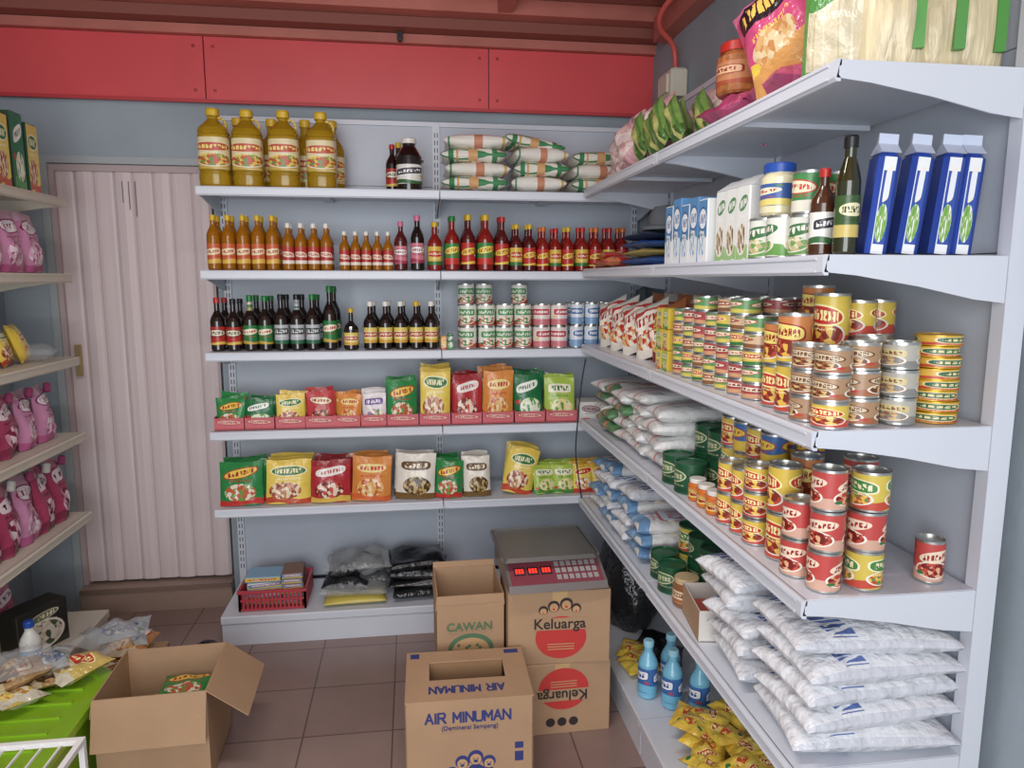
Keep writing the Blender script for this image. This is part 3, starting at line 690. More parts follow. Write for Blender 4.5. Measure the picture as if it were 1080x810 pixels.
# shelf 3
z = ZR[2]; b = MB()
CHR = label('bag_chips_red', 'c8352f', 'f2e8d8', 'b01814', 'e8e0d0', (0, .3), ['e8b868', 'c9342c', 'f4ecd8'], .65, .4, .16, 'e6e0d4', .25, .5)
CHO = label('bag_chips_orange', 'd0783a', 'f2d84a', 'a02014', '8a2418', (0, .2), ['e8b868', 'd8702a', 'f4ecd8'], .65, .4, .16, None, .25, .5)
CHW = label('bag_chips_white', 'dcdccf', 'c8342c', 'f2e8d8', '6a9a4a', (0, .3), ['e8b868', '6a9a4a', 'f4ecd8'], .65, .4, .16, None, .25, .5)
for i in range(8): packet(b, .79+.03*(i % 2), 2.78-i*.08, z+.008, .15, .2, .06, (CHR, CHW, CHR, CHO)[i % 4], rz=RR+25, lean=18, ry=-20, stand=False, wr=.3)
for i in range(4): packet(b, .94, 2.7-i*.14, z, .16, .22, .06, (CHO, CHR)[i % 2], rz=RR+10, lean=6, stand=False, wr=.2)
b.done('row_of_chip_bags')
b = MB()
for i in range(2):
    for k in range(3): cardbox(b, .79, 2.10-i*.055, z+k*.062, .05, .1, .06, mat('box_yellow', 'd0b03c', .5), (pkA, pkC)[(i+k) % 2], rz=RR)
b.done('stacked_seasoning_boxes')
T1 = label('label_tuna_yellow', 'dcbe3a', 'c8342c', 'fff0b0', '2f7a3a', (0, .25)); T2 = label('label_tuna_green', '5a9a54', 'f0e6c8', 'c8342c', 'd8c84a', (0, .3)); T3 = label('label_tuna_red', 'b8484a', 'f2dcc0', '7a1412', 'd8a070', (0, .3)); T4 = label('label_tuna_beige', 'd8b48a', 'a84a2a', 'f4e8d0', '8a5a34', (0, .3))
b = MB(); TT = [T3, T2, T1, T4, T2, T3]
for i in range(7):
    for j in range(3):
        n = (5, 5, 6, 5, 6, 6, 5)[i]
        stack(b, .775+j*.082, 1.975-i*.074, z, n, .0345, .037, [TT[(i+j+k) % 6] for k in range(n)], RR)
b.done('stacked_tuna_cans')
SY = label('label_can_yellow_red', 'e0bf2f', 'cc2a1e', 'fff0a0', 'd0442f', (0, .3), ['c8442c', 'f0c03a', '8a2a14']); SO = label('label_can_orange', 'd0803a', 'f2dc6a', 'a01c12', 'e8c41f', (0, .25), ['c8442c', 'f0c03a', '8a2a14'])
SBn = label('label_can_brown_silver', 'b08a64', 'd8c4a0', '6a3a1a', 'a8643a', (0, .3), ['a8643a', 'd8b070', '6a3a1a']); SG = label('label_can_grey', 'b8b4a8', 'd8c88a', '7a4a2a', '8a8a84', (0, .3), ['a8643a', 'd8b070', '8a8a84'])
b = MB()
stack(b, .775, 1.435, z, 2, .032, .09, [SY, SO], RR); stack(b, .85, 1.43, z, 3, .032, .085, [SO, SY], RR)
stack(b, .766, 1.363, z, 2, .0335, .1, [SY, SO], RR); stack(b, .836, 1.354, z, 2, .034, .12, SY, RR); stack(b, .915, 1.378, z, 3, .033, .075, SY, RR); stack(b, .985, 1.42, z, 3, .034, .075, SY, RR)
b.done('stacked_sardine_cans')
b = MB()
stack(b, .752, 1.28, z, 3, .0325, .049, SBn, RR); stack(b, .755, 1.208, z, 3, .0325, .049, [SY, SBn, SBn], RR)
stack(b, .827, 1.232, z, 3, .0345, .051, SBn, RR); stack(b, .905, 1.232, z, 3, .0335, .051, SG, RR); stack(b, .896, 1.303, z, 3, .033, .053, SG, RR)
b.done('stacked_curry_meat_cans')
b = MB(); FT = label('label_flat_tin', 'e0b02a', '2f6a4a', 'f0e0a0', 'c8442c', (0, .3), None, .55, .35, .3)
for k in range(8):
    can(b, .99+rnd.uniform(-.004, .004), 1.245+rnd.uniform(-.004, .004), z+k*.0208, .041, .0203, FT, 0, 20, lid=mat('tin_gold', 'd8a828', .3, .4))
b.done('stacked_flat_fish_tins')
# shelf 4
z = ZR[3]
SUW = label('bag_sugar_white', 'e9e9e8', None, None, 'dcdcda', (0, .06), None, .5, .3, .2, None, .3, .6, ub=((.44, .52, 'd88a8a'),)); SUR = label('bag_sugar_red', 'e6e2dc', 'd8665a', 'f4f0e8', '5a8a5a', (0, .14), None, .5, .3, .14, None, .3, .6, ub=((.05, .1, '6a9a6a'), (.25, .4, 'd8766a')))
b = MB()
def sacks(Y, n, st, w, ms, x=.875, l=.29):
    for k in range(n): bag(b, x+rnd.uniform(-.012, .012), Y+rnd.uniform(-.008, .008), z+.002+k*st, w, l, st*1.2, ms[k % len(ms)], rz=RR+rnd.uniform(-6, 6), plump=True, wr=.2, ry=rnd.uniform(-3, 3))
sacks(2.79, 4, .045, .15, (SUR, SUW)); sacks(2.63, 4, .046, .15, (SUR, SUR, SUW)); sacks(2.47, 4, .047, .155, (SUW, SUW, SUR)); sacks(2.30, 5, .042, .165, (SUW,)); sacks(2.13, 4, .048, .16, (SUW,))
b.done('stack_of_sugar_bags')
DG = label('label_can_dark_green', '1a5434', '3f7a4c', 'd0c8a0', '14432a', (0, .2), None, .55, .3, .2); DGL = mat('lid_dark_green', '1d5a38', .35)
b = MB()
stack(b, .765, 1.975, z, 1, .045, .085, DG, RR, lid=DGL); stack(b, .86, 1.97, z, 2, .045, .085, DG, RR, lid=DGL); stack(b, .765, 1.875, z, 1, .045, .085, DG, RR, lid=DGL); stack(b, .86, 1.87, z, 2, .045, .085, DG, RR, lid=DGL)
stack(b, .95, 1.8, z, 2, .043, .085, DG, RR, lid=DGL); stack(b, .955, 1.92, z, 2, .045, .085, DG, RR, lid=DGL)
b.done('stacked_milk_powder_tins')
b = MB()
for k in range(3): jar(b, .755, 1.795-.058*k, z, .025, .06, OC, SO, WC, RR)
b.done('row_of_orange_drink_jars')
LBLU = label('label_can_blue_yellow', '3f70b0', 'f0d42a', 'c8342c', 'e8c41f', (0, .4)); LYG = label('label_can_yellow_green', 'd8c03a', '3a8a3c', 'f6ecc0', 'c8442c', (0, .25), ['c8442c', '5a9a3a', 'f0c03a'])
b = MB()
for i in range(4):
    stack(b, .835, 1.76-i*.07, z, 3, .031, .078, [SY, SY, LBLU] if i % 2 else [SY, LYG, SY], RR)
    stack(b, .905, 1.72-i*.07, z, 3, .031, .08, [LBLU, SY], RR)
for i in range(3): stack(b, .763, 1.612-i*.068, z, 2+(i == 2), .031, .078 if i < 2 else .06, SY, RR)
stack(b, .775, 1.385, z, 2, .034, .102, SY, RR); stack(b, .85, 1.43, z, 2, .034, .105, SO, RR)
b.done('stacked_tomato_sardine_cans')
LRD = label('label_can_red', 'c8443e', 'f2dcc0', 'a01c18', 'd8a890', (0, .3), ['c8442c', 'e8b080', '7a1412'])
b = MB()
stack(b, .762, 1.30, z, 2, .033, .078, LRD, RR); stack(b, .835, 1.31, z, 2, .034, .085, [LRD, SO], RR); stack(b, .91, 1.33, z, 3, .033, .076, LRD, RR)
stack(b, .775, 1.225, z, 3, .0315, .079, LRD, RR); stack(b, .86, 1.225, z, 3, .0345, .077, [LYG, LRD, LYG], RR)
b.done('stacked_curry_cans')
b = MB(); can(b, 1.005, 1.235, z, .027, .085, LRD, -40); b.done('food_can')
# shelf 5
z = ZR[4]
RBL = label('bag_white_blue_print', 'e4e6ea', None, '5a72b0', None, (0, .08), None, .22, .56, .16, None, .26, .8, ts=12, ub=((.0, .03, 'd0d4dc'), (.97, 1, 'd0d4dc'))); RRD = label('bag_white_redblue', 'e2e2e0', 'd8e0ea', 'c86a74', '6a96c0', (0, .14), None, .5, .3, .18, None, .3, .6, ub=((.3, .42, '8ab0d0'),))
b = MB()
sacks(2.79, 4, .05, .155, (RBL, RRD)); sacks(2.62, 5, .046, .165, (RRD, RBL)); sacks(2.44, 4, .048, .165, (RBL, RBL, RRD)); sacks(2.26, 3, .044, .155, (RRD,))
b.done('stack_of_salt_bags')
b = MB()
for i, (Y, x, n) in enumerate(((2.1, .78, 1), (2.1, .87, 2), (2.0, .77, 1), (2.0, .865, 2), (1.9, .86, 2), (1.95, .955, 2))):
    stack(b, x, Y, z, n, .043, .083, DG if i != 1 else LYG, RR, lid=DGL)
b.done('stacked_cocoa_tins')
b = MB(); jar(b, .775, 1.895, z, .04, .085, mat('jar_brown', '8a5a3a', .25, coat=.4), label('label_cream', 'd8c49a', '8a4a2a', 'f0e0c0', 'a8643a', (0, .3)), cp('beige', 'c8b088'), RR); b.done('peanut_butter_jar')
b = MB(); WT = mat('white_tray_card', 'd8d3cc', .6)
b.at(.855, 1.75, z+.001, RR-8)
for q in ((-.09, .09, -.12, -.117, 0, .085), (-.09, .09, .117, .12, 0, .085), (-.09, -.087, -.117, .117, 0, .085), (.087, .09, -.117, .117, 0, .085)): b.box(*q, WT, CARD)
b.box(-.09, .09, -.12, .12, 0, .003, CARDIN); b.box(-.06, .06, -.1, .02, .004, .05, mat('small_goods_red', 'b04a3a', .5), SB)
b.done('cardboard_display_tray')
b = MB()
for k in range(5): bag(b, .885-.008*k, 1.525+.008*k, z+.002+k*.052, .2, .31, .064, RBL, rz=RR+rnd.uniform(-7, 7), wr=.3, plump=True, ry=rnd.uniform(-4, 4), rx=rnd.uniform(-2, 2))
for k in range(5): bag(b, .89+rnd.uniform(-.014, .014), 1.29+rnd.uniform(-.008, .008), z+.002+k*.05, .215, .34, .062, RBL, rz=RR+rnd.uniform(-6, 6), wr=.28, plump=True, ry=rnd.uniform(-3, 3), rx=rnd.uniform(-2, 2))
b.done('stack_of_rice_flour_bags')
# base
z = .131
b = MB(); BB = mat('bottle_light_blue', '7cc0dc', .25, coat=.4)
lbB = label('label_cleaner_blue', '3a72b8', 'f0f4f8', '1c4a9a', '6fc0e0', (0, .3))
for (x, Y) in ((.77, 2.19), (.83, 2.12), (.9, 2.06), (.86, 2.22)): bottle(b, x, Y, z, .2, .033, BB, lbB, cp('light_blue', '9fd4e8'), neck=.45, sh=.6, lz=(.12, .55), seg=14, rz=RR)
b.done('row_of_cleaner_bottles')
b = MB(); YPK = label('packet_yellow_noodle', 'e8c628', 'd0442f', 'fff0a0', 'e0b82c', (0, .12), ['d8642c', 'f0c84a', 'c8442c'], .62, .3, .09, None, .2, .6, picr=(.2, .1), picy=.3)
for k in range(66):
    Y = 1.36+.031*(k % 20)+rnd.uniform(-.02, .02); x = .785+.25*rnd.random(); lv = k//20
    if Y > 1.93 and lv > 1: continue
    bag(b, x, Y, z+.004+lv*.036+rnd.uniform(0, .01), .1, .135, .036, YPK, rz=rnd.uniform(0, 360), rx=rnd.uniform(-14, 14), ry=rnd.uniform(-16, 16), wr=.3)
b.done('pile_of_yellow_seasoning_packets')
b = MB()
for k in range(6): bag(b, .8+.1*(k % 2), 2.34+.06*(k//2), z+.002+.035*(k % 2), .1, .14, .035, (YPK, BLACKP)[k % 2], rz=rnd.uniform(0, 360), wr=.2)
b.done('pile_of_snack_packets')
def sack(b, rx, ry, h, m, seed, seg=22, rings=12):
    r2 = random.Random(seed); ph = [r2.uniform(0, 6.28) for _ in range(8)]
    vs = []; fs = []
    for j in range(rings+1):
        v = j/rings
        g = (math.sin(math.pi*min(1, .12+v*.88))**.55)*(1-.35*v) if v < 1 else .04
        g = max(g, .05)
        for k in range(seg):
            a = 2*math.pi*k/seg
            q = 1+.07*math.sin(3*a+ph[0]+2*v)+.05*math.sin(7*a+ph[1]-5*v)+.04*math.sin(11*a+ph[2]+9*v)
            vs.append((rx*g*q*math.cos(a), ry*g*q*math.sin(a), h*v*(1+.05*math.sin(2*a+ph[3]))))
    for j in range(rings):
        for k in range(seg):
            a = j*seg+k; c = j*seg+(k+1) % seg
            fs.append((a, c, c+seg, a+seg))
    fs.append(tuple(range(seg-1, -1, -1))); fs.append(tuple(rings*seg+k for k in range(seg)))
    b.add(vs, fs, m, [[(0, 0)]*len(f) for f in fs], True)
b = MB(); b.at(.865, 2.74, z+.002, 10); sack(b, .145, .2, .42, BW, 3, 40, 18); b.done('black_garbage_bag')

# ------------------------------------------------------------------ floor cartons
INKB = mat('ink_blue', '333c78', .7); INKR = mat('ink_red', 'c83c38', .7); INKK = mat('ink_black', '33282a', .7); INKC = mat('ink_face', 'c79f74', .8); INKG = mat('ink_green', '5a7a5a', .7); TAPE = mat('packing_tape', 'c8a878', .25)
def carton(b, w, d, h, flaps, m=CARD, t=.004):
    b.box(-w/2, w/2, -d/2, -d/2+t, 0, h, m); b.box(-w/2, w/2, d/2-t, d/2, 0, h, m)
    b.box(-w/2, -w/2+t, -d/2+t, d/2-t, 0, h, m); b.box(w/2-t, w/2, -d/2+t, d/2-t, 0, h, m)
    b.box(-w/2, w/2, -d/2, d/2, 0, .004, CARDIN)
    for side, (ln_, ang) in flaps.items():
        a = math.radians(ang); c, s_ = math.cos(a)*ln_, math.sin(a)*ln_
        if side == 'f': b.slab((-w/2, -d/2, h), (w, 0, 0), (0, -c, s_), m, .003)
        if side == 'k': b.slab((w/2, d/2, h), (-w, 0, 0), (0, c, s_), m, .003)
        if side == 'l': b.slab((-w/2, d/2, h), (0, -d, 0), (-c, 0, s_), m, .003)
        if side == 'r': b.slab((w/2, -d/2, h), (0, d, 0), (c, 0, s_), m, .003)
def family(b, y, cx, cz, s):
    for (dx, dz, r) in ((-.55, .25, .3), (.1, .45, .33), (.75, .2, .28), (-1.05, -.25, .25), (.35, -.3, .25)):
        b.disc(r*s*1.15, INKB, cx+dx*s, cz+dz*s+.06*s, y); b.disc(r*s*.85, INKC, cx+dx*s, cz+dz*s-.04*s, y-.0004)
        for e in (-.3, .3): b.disc(r*s*.12, INKB, cx+dx*s+e*r*s, cz+dz*s, y-.0008, 8)
        b.disc(r*s*.25, INKB, cx+dx*s, cz+dz*s-.4*r*s, y-.0008, 8, 1.4)
        b.disc(r*s*.9, INKB, cx+dx*s, cz+dz*s-1.75*r*s, y-.0001, 14, 1.2)
b = MB(); cx, cy_, W_, D_, H_ = .148, 2.06, .372, .28, .33
b.at(cx, cy_, .001, -1)
b.box(-W_/2, W_/2, -D_/2, -D_/2+.004, 0, H_, CARD); b.box(-W_/2, W_/2, D_/2-.004, D_/2, 0, H_, CARD)
b.box(-W_/2, -W_/2+.004, -D_/2, D_/2, 0, H_, CARD); b.box(W_/2-.004, W_/2, -D_/2, D_/2, 0, H_, CARD); b.box(-W_/2, W_/2, -D_/2, D_/2, 0, .004, CARD)
b.box(-W_/2, W_/2, -D_/2, -.03, H_, H_+.004, CARD); b.box(-W_/2, W_/2, .075, D_/2, H_, H_+.004, CARD)
b.box(-W_/2, -.115, -.03, .075, H_, H_+.004, CARD); b.box(.115, W_/2, -.03, .075, H_, H_+.004, CARD)
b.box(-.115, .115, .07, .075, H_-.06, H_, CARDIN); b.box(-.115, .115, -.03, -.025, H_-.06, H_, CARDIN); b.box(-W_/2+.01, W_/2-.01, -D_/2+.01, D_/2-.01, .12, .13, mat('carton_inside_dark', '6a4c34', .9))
family(b, -D_/2-.0008, .01, .12, .06)
b.box(-W_/2+.012, -W_/2+.04, D_/2-.04, D_/2-.012, H_+.0042, H_+.0048, INKB); b.box(W_/2-.06, W_/2-.015, D_/2-.035, D_/2-.012, H_+.0042, H_+.0048, INKB)
b.box(W_/2-.055, W_/2-.03, -D_/2-.0008, -D_/2, .17, .19, INKB); b.box(W_/2-.055, W_/2-.03, -D_/2-.0008, -D_/2, .13, .16, INKB)
b.at(cx, cy_, .001, -1); T0 = b.T.copy()
b.T = T0 @ Matrix.Translation((-.005, -D_/2-.0006, .28)); stencil(b, 'AIR MINUMAN', .245, .03, .0062, INKB)
b.T = T0 @ Matrix.Translation((-.005, -.085, H_+.0046)) @ Matrix.Rotation(math.radians(-90), 4, 'X') @ Matrix.Rotation(math.radians(180), 4, 'Y'); stencil(b, 'AIR MINUMAN', .22, .034, .0062, INKB)
wc = b.done('drinking_water_carton')
fy = cy_-D_/2-.0012
text_obj('(Demineral Sampang)', .019, (cx-.003, fy-.001, .249), (90, 0, -1), INKB, 'print_subtitle', wc)
def printed_carton(cx, cy_, z0, w, d, h, rz, up):
    b = MB(); b.at(cx, cy_, z0+.001, rz); b.bbox(-w/2, w/2, -d/2, d/2, 0, h, CARD, None, .003)
    b.box(-.025, .025, -d/2-.0006, -d/2, h-.05, h-.002, TAPE); b.box(-.025, .025, -d/2, d/2, h, h+.0006, TAPE)
    y = -d/2-.0008; s = 1 if up else -1; zc = h/2
    b.disc(.075, INKR, .005, zc-.035*s, y, 32, 1.15)
    b.box(-.09, .1, y-.0012, y-.0003, zc-.008, zc+.034, CARD)
    if up:
        for (dx, dz, r) in ((-.02, .075, .02), (.022, .082, .022), (.055, .066, .017), (-.055, .062, .016)):
            b.disc(r, INKK, dx, zc+dz, y); b.disc(r*.72, INKC, dx, zc+dz-.004, y-.0004); b.disc(r*.22, INKR, dx, zc+dz-.01, y-.0008, 8)
    else:
        for dx in (-.04, 0, .04): b.disc(.016, INKK, dx, zc-.085, y)
    for k in range(3): b.box(-.04, .05, y-.0008, y-.0003, zc-.06*s-.009*k, zc-.06*s-.009*k+.003, INKC)
    o = b.done('food_carton')
    n = Vector((math.sin(math.radians(rz)), -math.cos(math.radians(rz)), 0))
    p = Vector((cx, cy_, z0+zc+.014))+n*(d/2+.003)
    text_obj('Keluarga', .05, p, (90, 0 if up else 180, rz), INKK, 'print_name', o, bold=.0006)
    return o
h1 = .254
printed_carton(.478, 2.365, 0, .335, .30, h1, 1, False)
printed_carton(.474, 2.365, h1+.002, .345, .30, h1, -2, True)
b = MB(); b.at(.178, 2.40, .001, 0); b.bbox(-.11, .11, -.125, .125, 0, .24, CARD, None, .003); b.box(-.02, .02, -.125, .125, .24, .2405, TAPE); b.done('closed_carton')
b = MB(); b.at(.175, 2.40, .243, 1); carton(b, .225, .25, .245, {'k': (.02, 80), 'l': (.05, -85), 'r': (.04, -86), 'f': (.03, -87)})
y = -.126; b.disc(.055, INKG, 0, .055, y-.0006, 24, 1.4); b.disc(.045, INKC, 0, .05, y-.001, 24, 1.4)
for k in range(12): b.disc(.006, INKG, -.05+.009*k, .05+.02*math.sin(k*1.7), y-.0014, 8)
oc = b.done('open_cup_carton'); text_obj('CAWAN', .04, (.173, 2.40-.131, .243+.135), (90, 0, 1), INKG, 'print_name', oc, bold=.0006)
# electronic price scale
b = MB(); zz = 2*h1+.0045; STL = mat('scale_steel', '8a8a88', .3, .7); SCB = mat('scale_body', '746c69', .4); PAN = mat('scale_panel', '8a4450', .35); LED = mat('led_red', 'ff2a1c', .4, emit=2.5); KEY = mat('scale_key', 'a9a6a4', .4)
for (x, y) in ((-.12, -.09), (.12, -.09), (-.12, .12), (.12, .12)): b.at(.455+x, 2.35+y, zz); b.lathe([(.015, 0, DARK), (.015, .012, DARK), (.001, .0121, None)], 10)
b.at(.455, 2.35, zz, 2)
b.poly_prism([(-.165, .012), (.16, .012), (.16, .075), (-.06, .075), (-.155, .035)], -.165, .165, SCB)
b.add([(-.155, -.154, .0358), (.155, -.154, .0358), (.155, -.063, .0752), (-.155, -.063, .0752)], [(0,1,2,3)], PAN)
ex, ny = Vector((0, .091, .0394)), Vector((0, -.394, .91))
for i in range(7):
    for j in range(3):
        p = Vector((.0+.021*i, -.148, .0385))+ex*(.08+.3*j)+ny*.0005
        b.slab(p, Vector((.015, 0, 0)), ex*.2, KEY, .002)
for i in range(3):
    p = Vector((-.14+.045*i, -.148, .0385))+ex*.35+ny*.0005
    b.slab(p, Vector((.038, 0, 0)), ex*.35, DARK, .001)
    for k in range(3): b.slab(p+Vector((.006+.01*k, 0, 0))+ex*.08+ny*.0012, Vector((.006, 0, 0)), ex*.2, LED, .0005)
for (x, y) in ((-.1, -.02), (.1, -.02), (-.1, .11), (.1, .11)): b.box(x-.012, x+.012, y-.012, y+.012, .075, .095, STL)
b.bbox(-.18, .15, -.11, .175, .095, .108, STL, None, .012)
b.box(-.18, .15, .17, .175, .1, .114, STL); b.box(-.18, -.175, -.1, .17, .1, .112, STL); b.box(.145, .15, -.1, .17, .1, .112, STL)
b.done('electronic_price_scale')

# open carton on the left
b = MB(); b.at(-.80, 2.27, .001, 2)
carton(b, .32, .30, .3, {'f': (.15, -74), 'r': (.15, -38), 'k': (.13, -75), 'l': (.06, -80)})
b.done('open_cardboard_box')
b = MB()
for k in range(6): bag(b, -.80+.05*(k % 3-1), 2.28+.03*(k % 2), .015+k*.036, .17, .15, .035, (pkV, pkA, pkG)[k % 3], rz=rnd.uniform(-40, 40), wr=.2)
b.done('snack_packets_in_box')
LIME = mat('lime_plastic', '8fbf2a', .28, coat=.3)
b = MB(); b.at(-1.125, 2.07, .001, 0)
def tub(x, y, h):
    def ring(e, z): return [(-x-e, -y-e+.04, z), (-x-e+.04, -y-e, z), (x+e-.04, -y-e, z), (x+e, -y-e+.04, z), (x+e, y+e-.04, z), (x+e-.04, y+e, z), (-x-e+.04, y+e, z), (-x-e, y+e-.04, z)]
    rs = [ring(-.02, 0), ring(0, h-.03), ring(.012, h-.03), ring(.012, h-.005), ring(.006, h), ring(-.02, h), ring(-.026, h-.008)]
    for a, c in zip(rs, rs[1:]):
        for k in range(8): j = (k+1) % 8; b.add([a[k], a[j], c[j], c[k]], [(0,1,2,3)], LIME)
    b.add(rs[-1], [tuple(range(8))], LIME, [[(0,0)]*8]); b.add(rs[0], [tuple(range(7,-1,-1))], LIME, [[(0,0)]*8])
tub(.14, .29, .27)
for k in range(6): b.box(-.09, .09, -.2+.075*k, -.19+.075*k, .262, .268, LIME)
b.done('lime_plastic_tub')
b = MB(); b.at(-1.12, 2.66, .001, 0); b.bbox(-.14, .14, -.2, .2, 0, .1, CARD, None, .003); b.done('carton_under_packets')
MIXA = label('packet_clear_brown', 'b08a58', 'd8cca8', 'a03020', 'c8b890', (0, .2), ['8a5a30', 'c8a060', '5a3a20'], .6, .3, .12, None, .15, .8, picr=(.45, .3)); MIXB = label('packet_clear_yellow', 'd0b458', 'd03a2c', 'fff0a0', 'd8d0b8', (0, .25), ['e8c850', 'c88a2a', 'f0e8c8'], .6, .34, .12, None, .15, .8); MIXC = label('packet_clear_blue', 'b0b6ba', '4a6aa0', 'e0e0e0', 'b0b8b8', (0, .3), ['8a8e90', 'd8dcdc', '5a7ab0'], .6, .3, .12, None, .12, .8); MIXD = label('packet_orange_snack', 'd08a3a', 'f2e8d0', 'b0381c', 'd8c8a8', (0, .2), ['e8a848', 'b86a2a', 'f4dca8'], .65, .36, .12, None, .15, .7)
b = MB()
pp = [(-1.13, 2.28, 0), (-1.2, 2.17, 1), (-1.07, 2.3, 1), (-1.22, 2.28, 3), (-1.16, 2.3, 2), (-1.2, 2.22, 0)]
for k, (x, Y, m) in enumerate(pp): bag(b, x, Y, .272+.03*(k//3)+.006*(k % 3), .14, .17, .05, (MIXA, MIXB, MIXC, MIXD)[m], rz=rnd.uniform(-60, 60), rx=rnd.uniform(-8, 8), ry=rnd.uniform(-10, 10), wr=.3)
bag(b, -1.19, 2.24, .345, .16, .18, .05, CLEAR, rz=30, wr=.5)
b.done('pile_of_snack_packets_on_tub')
b = MB()
for k in range(8): bag(b, -1.11+.06*math.sin(k*2.3), 2.62+.11*math.cos(k*1.9), .105+.026*(k % 4)+.014*(k//4), .15, .2, .05, (MIXB, MIXA, MIXD, MIXC)[k % 4], rz=rnd.uniform(-70, 70), rx=rnd.uniform(-8, 8), ry=rnd.uniform(-10, 10), wr=.3)
bag(b, -1.1, 2.62, .22, .2, .2, .06, CLEAR, rz=-30, wr=.5)
b.done('pile_of_snack_packets_on_carton')
b = MB(); b.at(-.845, 2.80, .002, 0); sack(b, .1, .12, .11, BW, 9); b.done('small_black_plastic_bag')
b = MB(); bag(b, -.69, 2.66, .001, .14, .18, .06, CLEAR, rz=20, wr=.5); bag(b, -.69, 2.66, .006, .09, .12, .04, MIXA, rz=20); b.done('clear_packet_on_floor')
b = MB(); WR = mat('white_wire', 'e6e6e2', .4)
zt = .525
b.box(-1.19, -.725, 1.555, 1.567, zt, zt+.012, WR); b.box(-.737, -.725, 1.15, 1.555, zt, zt+.012, WR); b.box(-1.19, -1.178, 1.15, 1.555, zt, zt+.012, WR); b.box(-1.19, -.725, 1.138, 1.15, zt, zt+.012, WR)
for k in range(1, 12): b.box(-1.19+.038*k, -1.187+.038*k, 1.15, 1.555, zt, zt+.005, WR)
for (x, y) in ((-1.19, 1.138), (-.737, 1.138), (-1.19, 1.555), (-.737, 1.555)): b.box(x, x+.012, y, y+.012, 0, zt, WR)
b.done('white_wire_stand')

# ------------------------------------------------------------------ left unit goods
RL = 90
pPK = pk('softener_pink', 'd08ab0', 'f6ecf2', 'a02060', 'c05a90', ['f4dce8', 'b85a8a', 'e8b0c8'], 'e0b0c8'); pMG = pk('softener_magenta', 'b03a62', 'f0dce4', '601030', '8a2a4c', ['e8a0b8', 'f0dce4', '8a1c44'], 'c87090')
b = MB()
for i in range(5): cardbox(b, -1.40, 2.52+i*.1, ZL[0], .08, .1, .24+.02*(i % 2), mat('box_dark_green', '2a4a34', .5), (pkA, pkV)[i % 2], rz=RL)
b.done('row_of_detergent_boxes')
def spout(b, x, y, z, rz, h, m):
    b.at(x, y, z+h*.93, rz, -4, 28); b.lathe([(.014, 0, m), (.014, .03, m), (.011, .034, m), (.001, .034, None)], 10)
b = MB(); MGC = cp('magenta', 'a84a72')
for i in range(4): packet(b, -1.42, 2.55+i*.14, ZL[1], .14, .22, .08, pPK, rz=RL, lean=4, wr=.25)
b.done('row_of_softener_pouches')
b = MB()
for i in range(4): packet(b, -1.42, 2.52+i*.12, ZL[2], .14, .15, .05, (pkA, YPK)[i % 2], rz=RL+15, lean=18, stand=False)
bag(b, -1.44, 2.93, ZL[2]+.001, .2, .2, .06, CLEAR, rz=20, wr=.5)
b.done('row_of_yellow_soap_packets')
b = MB()
for i in range(4):
    packet(b, -1.42, 2.55+i*.135, ZL[3], .135, .215, .085, (pPK, pMG, pPK, pPK)[i], rz=RL+10, lean=4, wr=.25); spout(b, -1.415, 2.59+i*.135, ZL[3], RL, .2, MGC)
b.done('row_of_refill_pouches')
b = MB()
for i in range(5):
    packet(b, -1.41, 2.5+i*.125, ZL[4], .13, .25, .08, (pMG, pMG, pPK)[i % 3], rz=RL+8, lean=4, wr=.28); spout(b, -1.405, 2.54+i*.125, ZL[4], RL, .235, (MGC, WC)[i % 2])
b.done('row_of_detergent_pouches')
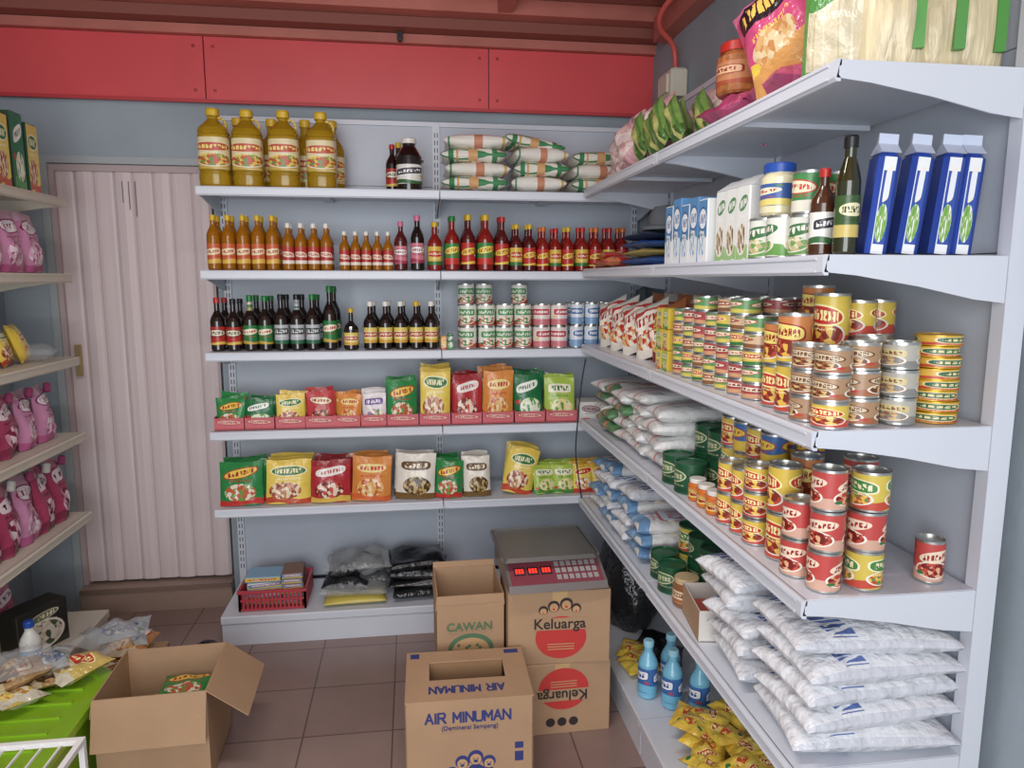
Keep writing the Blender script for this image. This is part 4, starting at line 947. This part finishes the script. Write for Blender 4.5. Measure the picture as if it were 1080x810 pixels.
b = MB(); bottle(b, -1.335, 2.56, .141, .215, .034, mat('bottle_white', 'e6e6e0', .3, coat=.3), label('label_bleach', '3a8ac0', 'f0e04a', '1c4a9a', 'f0f0f0', (0, .2)), BC, neck=.42, sh=.64, lz=(.15, .55), seg=16, rz=40); b.done('bleach_bottle')
b = MB(); BXD = label('box_cup_set', '2a2a26', '6a7a4a', 'e8dcc0', '3a3a30', (0, .15), ['d8c8b0', '4a5a3a', 'e8e0d0'], .78, .3, .08, picr=(.4, .3), picy=.36)
cardbox(b, -1.44, 2.80, .14, .2, .1, .17, mat('box_black', '26261f', .5), BXD, rz=62); b.done('cup_set_box')
b = MB()
for i in range(4): packet(b, -1.6, 2.5+i*.14, .14, .13, .2, .06, (pkG, pMG)[i % 2], rz=RL)
b.done('row_of_refill_packets')

# ------------------------------------------------------------------ lights & world
w = D.worlds.new('world'); sc.world = w; w.use_nodes = True
bg = w.node_tree.nodes['Background']; bg.inputs[0].default_value = (.84, .91, 1, 1); bg.inputs[1].default_value = .75
def area(name, loc, rot, sx, sy, p, col):
    l = D.lights.new(name, 'AREA'); l.shape = 'RECTANGLE'; l.size = sx; l.size_y = sy; l.energy = p; l.color = col
    o = D.objects.new(name, l); sc.collection.objects.link(o); o.location = loc; o.rotation_euler = [math.radians(a) for a in rot]
    return o
area('shopfront_daylight', (-.5, -1.15, 1.6), (90, 0, -4), 2.0, 1.8, 66, (.96, .98, 1))
area('ceiling_fill_light', (-.3, 1.3, 2.62), (0, 0, 0), 1.2, .12, 19, (1, .98, .95))  # added fill light under the ceiling, out of view, with no fixture

# ------------------------------------------------------------------ camera
cam = D.cameras.new('camera'); co = D.objects.new('camera', cam); sc.collection.objects.link(co)
cam.sensor_width = 36; cam.sensor_fit = 'HORIZONTAL'; cam.lens = 760/1080*36; cam.clip_start = .02
R = math.radians
co.matrix_world = Matrix.Translation((0, 0, 1.53)) @ Matrix.Rotation(R(-7.9), 4, 'Z') @ Matrix.Rotation(R(90-8.25), 4, 'X') @ Matrix.Rotation(R(.1), 4, 'Z')
sc.camera = co
sc.view_settings.view_transform = 'Standard'
